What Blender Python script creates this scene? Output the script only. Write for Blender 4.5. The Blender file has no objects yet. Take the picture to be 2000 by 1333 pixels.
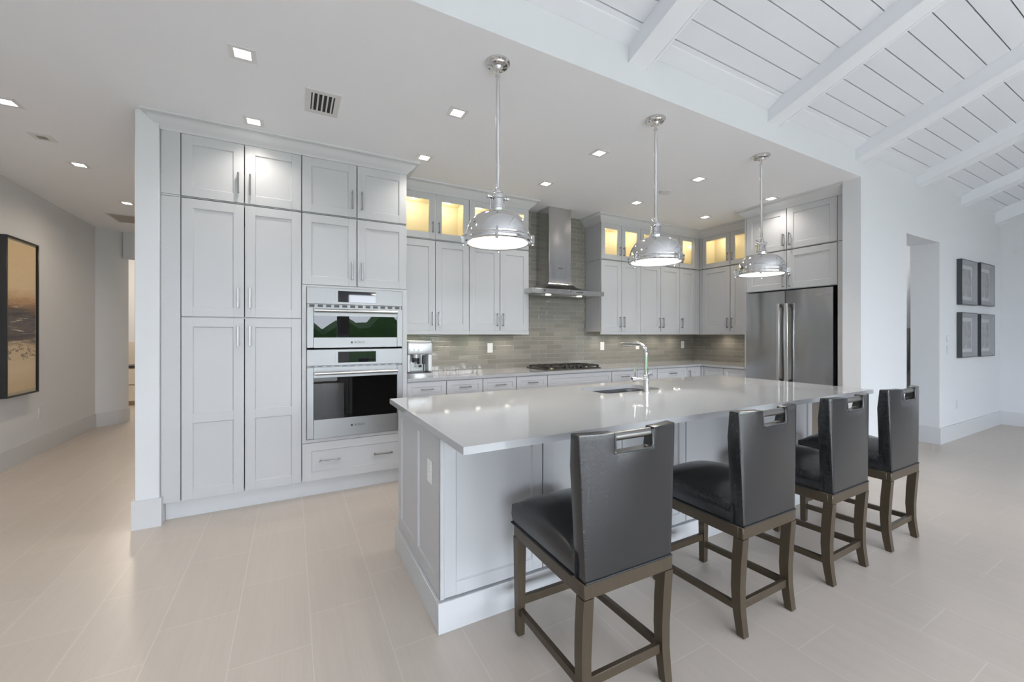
import bpy, bmesh, math, random
from mathutils import Vector, Matrix
random.seed(7)
PI = math.pi
SC = bpy.context.scene
COL = SC.collection

# ------------------------------------------------------------------ camera, world, daylight, exposure
cam_d = bpy.data.cameras.new('camera')
cam = bpy.data.objects.new('camera', cam_d)
COL.objects.link(cam)
cam.location = (0, 0, 1.37)
cam.rotation_euler = (PI/2, 0, math.radians(-28.41))
cam_d.sensor_width = 36
cam_d.lens = 14.31
cam_d.shift_y = -12.5/2000
cam_d.clip_start = 0.05
SC.camera = cam

SC.view_settings.view_transform = 'Standard'
SC.view_settings.look = 'None'
SC.view_settings.gamma = 1.0
SC.view_settings.use_curve_mapping = False
SC.view_settings.exposure = 0.45

world = bpy.data.worlds.new('daylight_sky')
SC.world = world
world.use_nodes = True
wn = world.node_tree
wbg = wn.nodes['Background']
wbg.inputs[0].default_value = (0.86, 0.93, 1.04, 1)
wbg.inputs[1].default_value = 13.0

DL_WATT = 14.5      # each recessed downlight
HALL_WATT = 24.0

# ------------------------------------------------------------------ material helpers
def new_mat(name):
    m = bpy.data.materials.new(name); m.use_nodes = True
    nt = m.node_tree
    return m, nt, nt.nodes['Principled BSDF']

def N(nt, kind, **kw):
    n = nt.nodes.new(kind)
    for k, v in kw.items():
        setattr(n, k, v)
    return n

def M(nt, op, a, b=None, c=None):
    n = nt.nodes.new('ShaderNodeMath'); n.operation = op
    for i, v in enumerate((a, b, c)):
        if v is None: continue
        if isinstance(v, (int, float)): n.inputs[i].default_value = v
        else: nt.links.new(v, n.inputs[i])
    return n.outputs[0]

def mix(nt, fac, a, b):
    n = nt.nodes.new('ShaderNodeMix'); n.data_type = 'RGBA'
    for idx, v in ((0, fac), (6, a), (7, b)):
        if isinstance(v, (int, float)): n.inputs[idx].default_value = v
        elif isinstance(v, tuple): n.inputs[idx].default_value = v + ((1,) if len(v) == 3 else ())
        else: nt.links.new(v, n.inputs[idx])
    return n.outputs[2]

def ramp(nt, fac, stops):
    n = nt.nodes.new('ShaderNodeValToRGB')
    el = n.color_ramp.elements
    while len(el) < len(stops): el.new(0.5)
    for e, (p, c) in zip(el, stops):
        e.position = p; e.color = c + (1,) if len(c) == 3 else c
    nt.links.new(fac, n.inputs[0])
    return n.outputs[0]

def noise(nt, scale=5, detail=2, rough=.5, vscale=None, coord='Object', dist=0):
    tc = N(nt, 'ShaderNodeTexCoord')
    src = tc.outputs[coord]
    if vscale:
        mp = N(nt, 'ShaderNodeMapping'); mp.inputs['Scale'].default_value = vscale
        nt.links.new(src, mp.inputs[0]); src = mp.outputs[0]
    n = N(nt, 'ShaderNodeTexNoise')
    n.inputs['Scale'].default_value = scale; n.inputs['Detail'].default_value = detail
    n.inputs['Roughness'].default_value = rough; n.inputs['Distortion'].default_value = dist
    nt.links.new(src, n.inputs['Vector'])
    return n.outputs['Fac']

def bump(nt, p, h, strength=.1, dist=.01):
    b = N(nt, 'ShaderNodeBump')
    b.inputs['Strength'].default_value = strength; b.inputs['Distance'].default_value = dist
    nt.links.new(h, b.inputs['Height']); nt.links.new(b.outputs[0], p.inputs['Normal'])

def simple(name, col, rough=.5, metal=0.0, var=0.0, vs=8, bmp=0.0, bs=60, spec=.5, coat=0.0):
    m, nt, p = new_mat(name)
    p.inputs['Base Color'].default_value = (*col, 1)
    p.inputs['Roughness'].default_value = rough
    p.inputs['Metallic'].default_value = metal
    p.inputs['Specular IOR Level'].default_value = spec
    p.inputs['Coat Weight'].default_value = coat
    if var:
        f = noise(nt, vs, 3)
        nt.links.new(mix(nt, f, tuple(c*(1-var) for c in col), tuple(min(1, c*(1+var)) for c in col)), p.inputs['Base Color'])
    if bmp:
        bump(nt, p, noise(nt, bs, 3), bmp, .002)
    return m

def emitter(name, col, strength):
    m, nt, p = new_mat(name)
    p.inputs['Base Color'].default_value = (.9, .9, .88, 1)
    p.inputs['Emission Color'].default_value = (*col, 1)
    p.inputs['Emission Strength'].default_value = strength
    return m

WHITE_PAINT = simple('cabinet_lacquer', (.515, .518, .532), .38, var=.01, vs=3)
WALL_PAINT = simple('wall_paint', (.67, .68, .70), .62, var=.01, vs=2, bmp=.04, bs=220)
CEIL_PAINT = simple('ceiling_paint', (.84, .845, .87), .75, var=.01, vs=2)
PLANK_PAINT = simple('ceiling_plank_paint', (.72, .735, .775), .55, var=.015, vs=3)
GROOVE = simple('plank_groove_shadow_board', (.10, .10, .11), .8)
BEAM_PAINT = simple('beam_paint', (.78, .795, .83), .5, var=.01, vs=3)
TRIM_PAINT = simple('trim_paint', (.59, .595, .61), .4, var=.01, vs=3)
STEEL_D = simple('brushed_steel_dark', (.30, .30, .31), .3, 1.0)
CHROME = simple('polished_nickel', (.70, .70, .70), .05, 1.0, var=.02, vs=6)
PULL = simple('satin_nickel', (.34, .34, .34), .32, 1.0, var=.03, vs=30)
BLACK_GLASS = simple('black_glass', (.012, .012, .014), .03, spec=.6, var=.3, vs=5)
BLACK_PLASTIC = simple('black_plastic', (.015, .015, .016), .35, var=.2, vs=20)
IRON = simple('cast_iron', (.022, .020, .018), .5, bmp=.2, bs=150)
BRONZE = None
OUTLET = simple('outlet_plastic', (.80, .80, .79), .35, var=.01, vs=10)
OUTLET_G = simple('switch_plate_plastic', (.62, .63, .65), .4, var=.01, vs=10)
DARK = simple('dark_recess', (.02, .02, .02), .7, var=.1)
BRASS = simple('burner_brass', (.45, .36, .20), .35, 1.0, var=.1)
LENS = emitter('downlight_lens', (1, .95, .86), 9.0)
PUCK = emitter('cabinet_puck_lens', (1, .9, .7), 6.0)
DIFFUSER = emitter('pendant_diffuser', (1, .98, .94), 1.1)
HOOD_LENS = emitter('hood_lamp_lens', (1, .93, .8), 6.0)
WARM_INT = simple('cabinet_interior_light_tint', (.80, .74, .58), .5, var=.03, vs=4)  # white lining with the warm puck light tinted into its colour

def steel(name, col=(.56, .56, .57), rough=.26, axis='z', bs=.05, wave=0.0):
    m, nt, p = new_mat(name)
    sc = {'z': (160, 160, 1.2), 'x': (1.2, 160, 160), 'y': (160, 1.2, 160)}[axis]
    f = noise(nt, 1.0, 4, .6, sc)
    nt.links.new(mix(nt, f, tuple(c*.93 for c in col), tuple(c*1.05 for c in col)), p.inputs['Base Color'])
    p.inputs['Metallic'].default_value = 1
    nt.links.new(M(nt, 'MULTIPLY_ADD', f, .10, rough-.05), p.inputs['Roughness'])
    h = M(nt, 'MULTIPLY', f, .02)
    if wave:
        h = M(nt, 'ADD', h, M(nt, 'MULTIPLY', noise(nt, 1.0, 1, .4, (3.2, 3.2, 1.1)), wave))
    bump(nt, p, h, bs, .05)
    return m
STEEL = steel('brushed_steel', (.30, .30, .305), .46, axis='x')
STEEL_FR = steel('brushed_steel_refrigerator', (.47, .47, .48), .15, axis='y', bs=.5, wave=1.0)
STEEL_HOOD = steel('brushed_steel_hood', (.60, .59, .58), .17, axis='x', bs=.5, wave=1.0)
SINK_STEEL = steel('sink_steel', (.16, .16, .165), .40, axis='y')

def quartz():
    m, nt, p = new_mat('white_quartz')
    f = noise(nt, 260, 2); g = noise(nt, 3, 4)
    c = mix(nt, g, (.40, .405, .415), (.44, .445, .455))
    c = mix(nt, M(nt, 'GREATER_THAN', f, .68), c, (.42, .42, .42))
    nt.links.new(c, p.inputs['Base Color'])
    p.inputs['Roughness'].default_value = .06
    return m
QUARTZ = quartz()

def floor_tile():
    m, nt, p = new_mat('floor_porcelain_tile')
    g = N(nt, 'ShaderNodeNewGeometry')
    s = N(nt, 'ShaderNodeSeparateXYZ'); nt.links.new(g.outputs['Position'], s.inputs[0])
    u = M(nt, 'DIVIDE', M(nt, 'ADD', s.outputs[0], 1.47+30.97), .3097)
    k = M(nt, 'FLOOR', u)
    fu = M(nt, 'SUBTRACT', u, k)
    v = M(nt, 'DIVIDE', M(nt, 'SUBTRACT', M(nt, 'ADD', s.outputs[1], 40.0-3.05), M(nt, 'MULTIPLY', M(nt, 'SUBTRACT', k, 100), .20833)), .625)
    kv = M(nt, 'FLOOR', v); fv = M(nt, 'SUBTRACT', v, kv)
    du = M(nt, 'MULTIPLY', M(nt, 'MINIMUM', fu, M(nt, 'SUBTRACT', 1, fu)), .3097)
    dv = M(nt, 'MULTIPLY', M(nt, 'MINIMUM', fv, M(nt, 'SUBTRACT', 1, fv)), .625)
    grout = M(nt, 'LESS_THAN', M(nt, 'MINIMUM', du, dv), .0022)
    wv = N(nt, 'ShaderNodeCombineXYZ'); nt.links.new(k, wv.inputs[0]); nt.links.new(kv, wv.inputs[1])
    wn_ = N(nt, 'ShaderNodeTexWhiteNoise'); nt.links.new(wv.outputs[0], wn_.inputs['Vector'])
    st = noise(nt, 1, 4, .65, (150, 3.0, 1))
    st2 = noise(nt, 1, 2, .5, (22, .8, 1))
    t = M(nt, 'ADD', M(nt, 'MULTIPLY', st, .65), M(nt, 'MULTIPLY', st2, .35))
    c = mix(nt, t, (.485, .42, .36), (.615, .555, .495))
    c = mix(nt, M(nt, 'MULTIPLY', wn_.outputs['Value'], .16), c, (.44, .385, .33))
    c = mix(nt, M(nt, 'MULTIPLY', grout, .45), c, (.70, .64, .585))
    nt.links.new(c, p.inputs['Base Color'])
    nt.links.new(M(nt, 'MULTIPLY_ADD', st, .12, .27), p.inputs['Roughness'])
    h = M(nt, 'SUBTRACT', M(nt, 'MULTIPLY', st, .25), grout)
    bump(nt, p, h, .12, .002)
    return m
FLOOR = floor_tile()

def glass_tile(axis):
    m, nt, p = new_mat('backsplash_tile_' + axis)
    g = N(nt, 'ShaderNodeNewGeometry')
    s = N(nt, 'ShaderNodeSeparateXYZ'); nt.links.new(g.outputs['Position'], s.inputs[0])
    a = s.outputs[0] if axis == 'back' else s.outputs[1]
    W, H = .245, .0562
    v = M(nt, 'DIVIDE', M(nt, 'SUBTRACT', s.outputs[2], .955), H)
    kv = M(nt, 'FLOOR', v); fv = M(nt, 'SUBTRACT', v, kv)
    off = M(nt, 'MULTIPLY', M(nt, 'MODULO', kv, 2), .5)
    u = M(nt, 'ADD', M(nt, 'DIVIDE', M(nt, 'ADD', a, 20.08), W), off)
    k = M(nt, 'FLOOR', u); fu = M(nt, 'SUBTRACT', u, k)
    du = M(nt, 'MULTIPLY', M(nt, 'MINIMUM', fu, M(nt, 'SUBTRACT', 1, fu)), W)
    dv = M(nt, 'MULTIPLY', M(nt, 'MINIMUM', fv, M(nt, 'SUBTRACT', 1, fv)), H)
    d = M(nt, 'MINIMUM', du, dv)
    grout = M(nt, 'LESS_THAN', d, .0016)
    cv = N(nt, 'ShaderNodeCombineXYZ'); nt.links.new(k, cv.inputs[0]); nt.links.new(kv, cv.inputs[1])
    w = N(nt, 'ShaderNodeTexWhiteNoise'); nt.links.new(cv.outputs[0], w.inputs['Vector'])
    c = mix(nt, w.outputs['Value'], (.225, .213, .188), (.285, .270, .240))
    c = mix(nt, grout, c, (.37, .355, .325))
    nt.links.new(c, p.inputs['Base Color'])
    nt.links.new(M(nt, 'MULTIPLY_ADD', grout, .5, .07), p.inputs['Roughness'])
    # pillowed edges plus a slightly different tilt on each tile
    edge = M(nt, 'MULTIPLY', M(nt, 'MINIMUM', d, .006), 60)
    ws = N(nt, 'ShaderNodeSeparateColor'); nt.links.new(w.outputs['Color'], ws.inputs[0])
    tilt = M(nt, 'ADD', M(nt, 'MULTIPLY', M(nt, 'SUBTRACT', ws.outputs[0], .5), M(nt, 'MULTIPLY', fu, 1.2)),
             M(nt, 'MULTIPLY', M(nt, 'SUBTRACT', ws.outputs[1], .5), M(nt, 'MULTIPLY', fv, .5)))
    wav = M(nt, 'MULTIPLY', noise(nt, 14, 1), .7)
    bump(nt, p, M(nt, 'ADD', M(nt, 'ADD', edge, tilt), wav), .6, .004)
    return m
TILE_B = glass_tile('back'); TILE_R = glass_tile('right')

def leather():
    m, nt, p = new_mat('charcoal_leather')
    f = noise(nt, 1, 3, .55, (10, 10, 110)); g = noise(nt, 1, 3, .55, (120, 120, 7))
    t = M(nt, 'ADD', M(nt, 'MULTIPLY', f, .5), M(nt, 'MULTIPLY', g, .5))
    nt.links.new(ramp(nt, t, [(.28, (.0140, .0146, .0160)), (.72, (.0215, .0225, .0250))]), p.inputs['Base Color'])
    nt.links.new(M(nt, 'MULTIPLY_ADD', t, .08, .20), p.inputs['Roughness'])
    p.inputs['Specular IOR Level'].default_value = .65
    bump(nt, p, t, .015, .001)
    return m
LEATHER = leather()

def bronze():
    m, nt, p = new_mat('bronze_stained_wood')
    f = noise(nt, 1, 4, .6, (60, 60, 4))
    nt.links.new(mix(nt, f, (.058, .042, .026), (.088, .067, .044)), p.inputs['Base Color'])
    p.inputs['Roughness'].default_value = .36
    p.inputs['Metallic'].default_value = .25
    bump(nt, p, f, .05, .001)
    return m
BRONZE = bronze()

def glass(name, tint=(1, 1, 1), rough=0.0):
    m, nt, p = new_mat(name)
    nt.nodes.remove(p)
    out = nt.nodes['Material Output']
    fr = N(nt, 'ShaderNodeFresnel'); fr.inputs[0].default_value = 1.45
    tr = N(nt, 'ShaderNodeBsdfTransparent'); tr.inputs[0].default_value = (*tint, 1)
    gl = N(nt, 'ShaderNodeBsdfGlossy'); gl.inputs['Roughness'].default_value = rough
    mx = N(nt, 'ShaderNodeMixShader')
    ge = N(nt, 'ShaderNodeNewGeometry')
    nt.links.new(M(nt, 'MULTIPLY', fr.outputs[0], M(nt, 'SUBTRACT', 1, ge.outputs['Backfacing'])), mx.inputs[0]); nt.links.new(tr.outputs[0], mx.inputs[1]); nt.links.new(gl.outputs[0], mx.inputs[2])
    nt.links.new(mx.outputs[0], out.inputs[0])
    return m
PANE = glass('clear_cabinet_glass', (.97, .97, .95))
OVEN_GLASS = glass('smoked_oven_glass', (.22, .22, .23))

def landscape_art():
    m, nt, p = new_mat('abstract_painting')
    tc = N(nt, 'ShaderNodeTexCoord')
    s = N(nt, 'ShaderNodeSeparateXYZ'); nt.links.new(tc.outputs['Generated'], s.inputs[0])
    n1 = noise(nt, 3.0, 5, .6, (1, 2.2, 5), 'Object', .8)
    n2 = noise(nt, 6.0, 5, .7, (1, 2.0, 1.6), 'Object', 1.2)
    z = M(nt, 'ADD', s.outputs[2], M(nt, 'MULTIPLY', M(nt, 'SUBTRACT', n1, .5), .16))
    base = ramp(nt, z, [(0.0, (.58, .45, .28)), (.16, (.66, .53, .36)), (.30, (.56, .43, .28)), (.345, (.05, .042, .048)),
                        (.44, (.10, .085, .09)), (.53, (.045, .04, .045)), (.57, (.20, .11, .06)), (.62, (.46, .28, .14)), (.70, (.66, .50, .31)), (1.0, (.60, .45, .26))])
    streak = noise(nt, 2.0, 5, .65, (1, 1.2, 16), 'Object', .6)
    band = M(nt, 'MULTIPLY', M(nt, 'GREATER_THAN', z, .36), M(nt, 'LESS_THAN', z, .66))
    c = mix(nt, M(nt, 'MULTIPLY', M(nt, 'GREATER_THAN', streak, .60), M(nt, 'MULTIPLY', band, .75)), base, (.70, .60, .50))
    darkf = M(nt, 'MULTIPLY', M(nt, 'GREATER_THAN', n2, .56), M(nt, 'MULTIPLY', M(nt, 'GREATER_THAN', z, .22), M(nt, 'LESS_THAN', z, .36)))
    c = mix(nt, M(nt, 'MULTIPLY', darkf, .8), c, (.07, .055, .06))
    c = mix(nt, M(nt, 'MULTIPLY', M(nt, 'SUBTRACT', streak, .4), .5), c, (.75, .64, .46))
    nt.links.new(c, p.inputs['Base Color'])
    p.inputs['Roughness'].default_value = .5
    return m
ART = landscape_art()

def gray_art():
    m, nt, p = new_mat('gray_abstract_print')
    f = noise(nt, 5, 4, .6, (1, 1, 1), 'Object', 1.5)
    nt.links.new(ramp(nt, f, [(.35, (.17, .175, .185)), (.55, (.25, .255, .265)), (.75, (.38, .39, .40))]), p.inputs['Base Color'])
    p.inputs['Roughness'].default_value = .15
    return m
GART = gray_art()
FRAME_BLACK = simple('black_frame_lacquer', (.018, .020, .022), .3, var=.1)
FRAME_GRAY = simple('charcoal_frame_lacquer', (.045, .048, .055), .35, var=.1)
FRAME_SILVER = simple('silver_leaf_bevel', (.36, .37, .39), .35, .6, var=.08, vs=30)
MAT_BOARD = simple('mat_board', (.42, .43, .445), .7, var=.02)
CREAM_MAT = simple('cream_liner', (.72, .62, .44), .6, var=.03)
SILVER_PLASTIC = simple('silver_plastic', (.60, .60, .60), .3, .35, var=.03)
LIGHT_PLASTIC = simple('pale_silver_plastic', (.72, .72, .71), .35, .1, var=.02)
TAN_WOOD = simple('tan_wood', (.42, .31, .20), .5, var=.1, vs=8)
CREAM_WOOD = simple('cream_wainscot', (.66, .60, .50), .5, var=.03)
GRASS = simple('lawn', (.06, .13, .03), .9, var=.4, vs=3)
HEDGE = simple('hedge_leaf', (.035, .09, .025), .8, var=.5, vs=12, bmp=.8, bs=14)
PATIO = simple('patio_stone', (.55, .53, .50), .8, var=.05)
GRILLE = simple('grille_metal', (.66, .65, .64), .5, var=.03)
GRILLE_HALL = simple('return_grille_metal', (.42, .38, .34), .6, var=.05)
LOGO = simple('engraved_logo_ink', (.03, .03, .035), .4, var=.1)

# ------------------------------------------------------------------ mesh helpers
class MB:
    """collects shapes, then links them as ONE mesh object"""
    def __init__(self): self.bm = bmesh.new()
    def _mi(self, faces, mi):
        for f in faces: f.material_index = mi
    def box(self, x0, x1, y0, y1, z0, z1, bev=0, mi=0, seg=1, mat=None):
        vs = [self.bm.verts.new(p) for p in ((x0,y0,z0),(x1,y0,z0),(x1,y1,z0),(x0,y1,z0),(x0,y0,z1),(x1,y0,z1),(x1,y1,z1),(x0,y1,z1))]
        fs = [self.bm.faces.new([vs[i] for i in q]) for q in ((0,3,2,1),(4,5,6,7),(0,1,5,4),(1,2,6,5),(2,3,7,6),(3,0,4,7))]
        self._mi(fs, mi)
        if bev:
            es = set(e for f in fs for e in f.edges)
            r = bmesh.ops.bevel(self.bm, geom=list(es), offset=bev, segments=seg, affect='EDGES', profile=.5)
            self._mi(r['faces'], mi)
            vs = list(set(v for f in r['faces'] for v in f.verts) | set(v for v in vs if v.is_valid))
        if mat is not None: bmesh.ops.transform(self.bm, matrix=mat, verts=[v for v in vs if v.is_valid])
        return self
    def lathe(self, prof, n=32, c=(0,0), mi=0, cap0=True, cap1=True, mat=None):
        rings = []
        for r, z in prof:
            rings.append([self.bm.verts.new((c[0]+r*math.cos(2*PI*i/n), c[1]+r*math.sin(2*PI*i/n), z)) for i in range(n)])
        fs = []
        for a, b in zip(rings, rings[1:]):
            for i in range(n):
                j = (i+1) % n
                fs.append(self.bm.faces.new((a[i], a[j], b[j], b[i])))
        if cap0: fs.append(self.bm.faces.new(rings[0][::-1]))
        if cap1: fs.append(self.bm.faces.new(rings[-1]))
        self._mi(fs, mi)
        if mat is not None: bmesh.ops.transform(self.bm, matrix=mat, verts=[v for r in rings for v in r])
        return self
    def tube(self, pts, r, n=12, mi=0, caps=True):
        pts = [Vector(p) for p in pts]
        rr = r if isinstance(r, (list, tuple)) else [r]*len(pts)
        rings = []; up = None
        for i, p in enumerate(pts):
            t = (pts[min(i+1, len(pts)-1)] - pts[max(i-1, 0)]).normalized()
            if up is None:
                up = Vector((0,0,1)) if abs(t.z) < .9 else Vector((1,0,0))
            a = t.cross(up).normalized(); b = a.cross(t).normalized(); up = b
            rings.append([self.bm.verts.new(p + (a*math.cos(2*PI*k/n) + b*math.sin(2*PI*k/n))*rr[i]) for k in range(n)])
        fs = []
        for a, b in zip(rings, rings[1:]):
            for i in range(n):
                j = (i+1) % n
                fs.append(self.bm.faces.new((a[i], a[j], b[j], b[i])))
        if caps:
            fs.append(self.bm.faces.new(rings[0][::-1])); fs.append(self.bm.faces.new(rings[-1]))
        self._mi(fs, mi)
        return self
    def loft(self, rings, mi=0, close=True, caps=True):
        R = [[self.bm.verts.new(p) for p in ring] for ring in rings]
        fs = []; n = len(R[0])
        for a, b in zip(R, R[1:]):
            for i in range(n if close else n-1):
                j = (i+1) % n
                fs.append(self.bm.faces.new((a[i], a[j], b[j], b[i])))
        if caps:
            fs.append(self.bm.faces.new(R[0][::-1])); fs.append(self.bm.faces.new(R[-1]))
        self._mi(fs, mi)
        return self
    def prism(self, poly, z0, z1, mi=0):
        return self.loft([[(x, y, z0) for x, y in poly], [(x, y, z1) for x, y in poly]], mi)
    def slab_hole(self, outer, hole, z0, z1, mi=0):
        bm = self.bm
        es = []; top = []
        for loop in (outer, hole):
            vs = [bm.verts.new((x, y, z1)) for x, y in loop]; top += vs
            es += [bm.edges.new((vs[i], vs[(i+1) % len(vs)])) for i in range(len(vs))]
        r = bmesh.ops.triangle_fill(bm, edges=es, use_beauty=True)
        fs = [f for f in r['geom'] if isinstance(f, bmesh.types.BMFace)]
        r2 = bmesh.ops.extrude_face_region(bm, geom=fs)
        nv = [v for v in r2['geom'] if isinstance(v, bmesh.types.BMVert)]
        bmesh.ops.translate(bm, verts=nv, vec=(0, 0, z0-z1))
        return self
    def finish(self, smooth_deg=38):
        bm = self.bm
        bmesh.ops.recalc_face_normals(bm, faces=bm.faces[:])
        lim = math.radians(smooth_deg)
        for f in bm.faces: f.smooth = True
        for e in bm.edges:
            e.smooth = len(e.link_faces) == 2 and e.calc_face_angle(0) < lim
    def build(self, name, mats, parent=None, smooth_deg=38):
        self.finish(smooth_deg)
        me = bpy.data.meshes.new(name)
        self.bm.to_mesh(me); self.bm.free()
        for m in (mats if isinstance(mats, (list, tuple)) else [mats]): me.materials.append(m)
        o = bpy.data.objects.new(name, me); COL.objects.link(o)
        if parent is not None: o.parent = parent
        return o

def thing(name, label, cat, loc=(0,0,0), rz=0.0, group=None):
    o = bpy.data.objects.new(name, None); COL.objects.link(o)
    o.empty_display_size = .1
    o.location = loc; o.rotation_euler = (0, 0, rz)
    return tag(o, label, cat, group)
def tag(o, label, cat, group=None, kind=None):
    o['label'] = label; o['category'] = cat
    if group: o['group'] = group
    if kind: o['kind'] = kind
    return o
def struct(o, label=None, cat=None):
    o['kind'] = 'structure'
    if label: o['label'] = label
    if cat: o['category'] = cat
    return o
def kids(o): return [c for c in bpy.data.objects if c.parent == o]
def copy_tree(o, parent=None):
    ch = kids(o)
    c = o.copy(); COL.objects.link(c)
    if parent is not None: c.parent = parent
    for k in ch: copy_tree(k, c)
    return c
def text_part(name, s, size, mat, parent, loc, rot, ext=.0006):
    cu = bpy.data.curves.new('t', 'FONT'); cu.body = s; cu.size = size; cu.extrude = ext
    cu.align_x = 'CENTER'; cu.align_y = 'CENTER'; cu.resolution_u = 2
    tmp = bpy.data.objects.new('t', cu); COL.objects.link(tmp)
    dg = bpy.context.evaluated_depsgraph_get(); dg.update()
    me = bpy.data.meshes.new_from_object(tmp.evaluated_get(dg))
    bpy.data.objects.remove(tmp)
    me.materials.clear(); me.materials.append(mat)
    o = bpy.data.objects.new(name, me); COL.objects.link(o)
    o.parent = parent; o.location = loc; o.rotation_euler = rot
    return o
def lamp(name, kind, loc, watt, col, parent=None, **kw):
    l = bpy.data.lights.new(name, kind); l.energy = watt; l.color = col
    for k, v in kw.items(): setattr(l, k, v)
    o = bpy.data.objects.new(name, l); COL.objects.link(o); o.location = loc
    if parent is not None: o.parent = parent
    return o

# ------------------------------------------------------------------ the room shell
CZ = 2.96        # flat ceiling
WY = 1.93        # plane of the header and of the wall with the doorway
BY = 4.50        # tiled back wall
RX = 5.86        # tiled side wall behind the refrigerator run
LX = -2.55       # hall wall with the painting
EX = 9.55        # end wall of the living area
YB = -5.2        # garden side
TH = math.atan(.346)

struct(MB().box(-4.2, 12.5, YB, 12, -.12, 0).build('floor', FLOOR))
struct(MB().box(-4.2, 12.5, WY+.0004, 12, CZ, CZ+.12).build('ceiling_kitchen', CEIL_PAINT))
# tall wall along the living area: header over the kitchen opening, wall with the doorway
w = MB()
w.box(LX-.1, 5.03, WY, WY+.155, CZ+.0004, 3.40)
w.box(5.03, 5.9, WY, WY+.155, 0, 3.40)
w.box(5.9, 6.131, WY, WY+.27, 0, 3.40)
w.box(6.131, 7.109, WY, WY+.27, 2.52, 3.40)
w.box(7.109, EX+.1, WY, WY+.27, 0, 3.40)
struct(w.build('wall_center', WALL_PAINT))
struct(MB().box(EX, EX+.12, YB, WY, 0, 5.2).build('wall_right', WALL_PAINT))
struct(MB().box(-.97, RX+.1, BY, BY+.1, 0, CZ).build('wall_back', TILE_B))
struct(MB().box(RX, RX+.04, WY+.155, BY, 0, CZ).build('wall_side', TILE_R))
struct(MB().box(-.97, -.836, 3.77, BY, 0, CZ, .004).build('wall_pantry', WALL_PAINT))
struct(MB().box(-.97, -.87, BY, 8.55, 0, CZ).build('wall_hall', WALL_PAINT))
struct(MB().box(LX-.1, LX, YB, 8.20, 0, CZ+.04).build('wall_left', WALL_PAINT))
struct(MB().box(LX-.1, LX, YB, WY+.1, CZ+.04, 5.2).build('wall_gable', WALL_PAINT))
w = MB()
w.prism([(LX-.1, 8.2), (LX, 8.2), (-2.335, 8.36), (-2.275, 8.56), (LX-.1, 8.56)], 0, CZ)
w.box(-2.3, -.9, 8.42, 8.56, 2.56, CZ)
w.box(-1.25, -.9, 8.42, 8.56, 0, CZ)
struct(w.build('wall_far', WALL_PAINT))
w = MB(); w.box(-4.2, -.4, 11.2, 11.3, 0, CZ); w.box(-4.3, -4.2, 8.4, 11.3, 0, CZ); w.box(-.5, -.4, 8.42, 11.3, 0, CZ); w.box(-4.2, LX-.1, 8.42, 8.56, 0, CZ); w.box(-.9, -.5, 8.42, 8.56, 0, CZ)
struct(w.build('wall_den', WALL_PAINT))
# passage behind the doorway
w = MB(); w.box(5.9, 9.65, 2.62, 2.72, 0, CZ); w.box(9.6, 9.65, WY+.27, 2.62, 0, CZ)
struct(w.build('wall_passage', WALL_PAINT))
# garden side: piers and head over three sliding-door openings
w = MB()
for a, b in ((LX, -2.2), (1.2, 1.4), (4.9, 5.1), (6.3, EX)):
    w.box(a, b, YB, YB+.2, 0, 2.6)
w.box(LX, EX, YB, YB+.2, 2.6, 5.2)
struct(w.build('wall_garden', WALL_PAINT))
for i, (a, b) in enumerate(((-2.2, 1.2), (1.4, 4.9), (5.1, 6.3))):
    fm = MB(); mid = (a+b)/2
    for x0, x1 in ((a, a+.06), (mid-.05, mid+.05), (b-.06, b)): fm.box(x0, x1, YB+.05, YB+.12, 0, 2.6)
    fm.box(a, b, YB+.05, YB+.12, 2.53, 2.6); fm.box(a, b, YB+.05, YB+.12, 0, .05)
    win = struct(fm.build('window_%d' % (i+1), TRIM_PAINT))
    p = lamp('daylight', 'AREA', (mid, YB-.05, 1.3), 1, (1, 1, 1), shape='RECTANGLE', size=b-a, size_y=2.6)
    p.rotation_euler = (-PI/2, 0, 0)
    p.rotation_euler = (PI/2, 0, 0)
    p.data.cycles.is_portal = True
struct(MB().box(-14, 22, -22, YB, -.2, -.06).build('ground', GRASS))
struct(MB().box(-6, 14, -10, YB, -.06, -.02).build('patio', PATIO))

# sloped plank ceiling rising from the header to the ridge, and its far slope
def zs(y): return 3.235 + .346*(WY-y)
RIDGE = -2.55
ce = MB()
ys = [WY+.02]; y = 1.81
while y > RIDGE: ys.append(y); y -= .1247
ys.append(RIDGE)
for a, b in zip(ys, ys[1:]):
    a2 = a-.0035; b2 = b+.0035
    ce.loft([[(LX, a2, zs(a2)), (LX, b2, zs(b2)), (LX, b2, zs(b2)+.02), (LX, a2, zs(a2)+.02)],
             [(EX, a2, zs(a2)), (EX, b2, zs(b2)), (EX, b2, zs(b2)+.02), (EX, a2, zs(a2)+.02)]], 0)
ce.loft([[(LX, WY+.1, zs(WY+.1)+.014), (LX, RIDGE, zs(RIDGE)+.014), (LX, RIDGE, zs(RIDGE)+.1), (LX, WY+.1, zs(WY+.1)+.1)],
         [(EX, WY+.1, zs(WY+.1)+.014), (EX, RIDGE, zs(RIDGE)+.014), (EX, RIDGE, zs(RIDGE)+.1), (EX, WY+.1, zs(WY+.1)+.1)]], 1)
zr = zs(RIDGE)
ce.loft([[(LX, RIDGE, zr), (LX, YB, zr-.346*(RIDGE-YB)), (LX, YB, zr+.1-.346*(RIDGE-YB)), (LX, RIDGE, zr+.1)],
         [(EX, RIDGE, zr), (EX, YB, zr-.346*(RIDGE-YB)), (EX, YB, zr+.1-.346*(RIDGE-YB)), (EX, RIDGE, zr+.1)]], 0)
struct(ce.build('ceiling', [PLANK_PAINT, GROOVE]))
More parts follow.
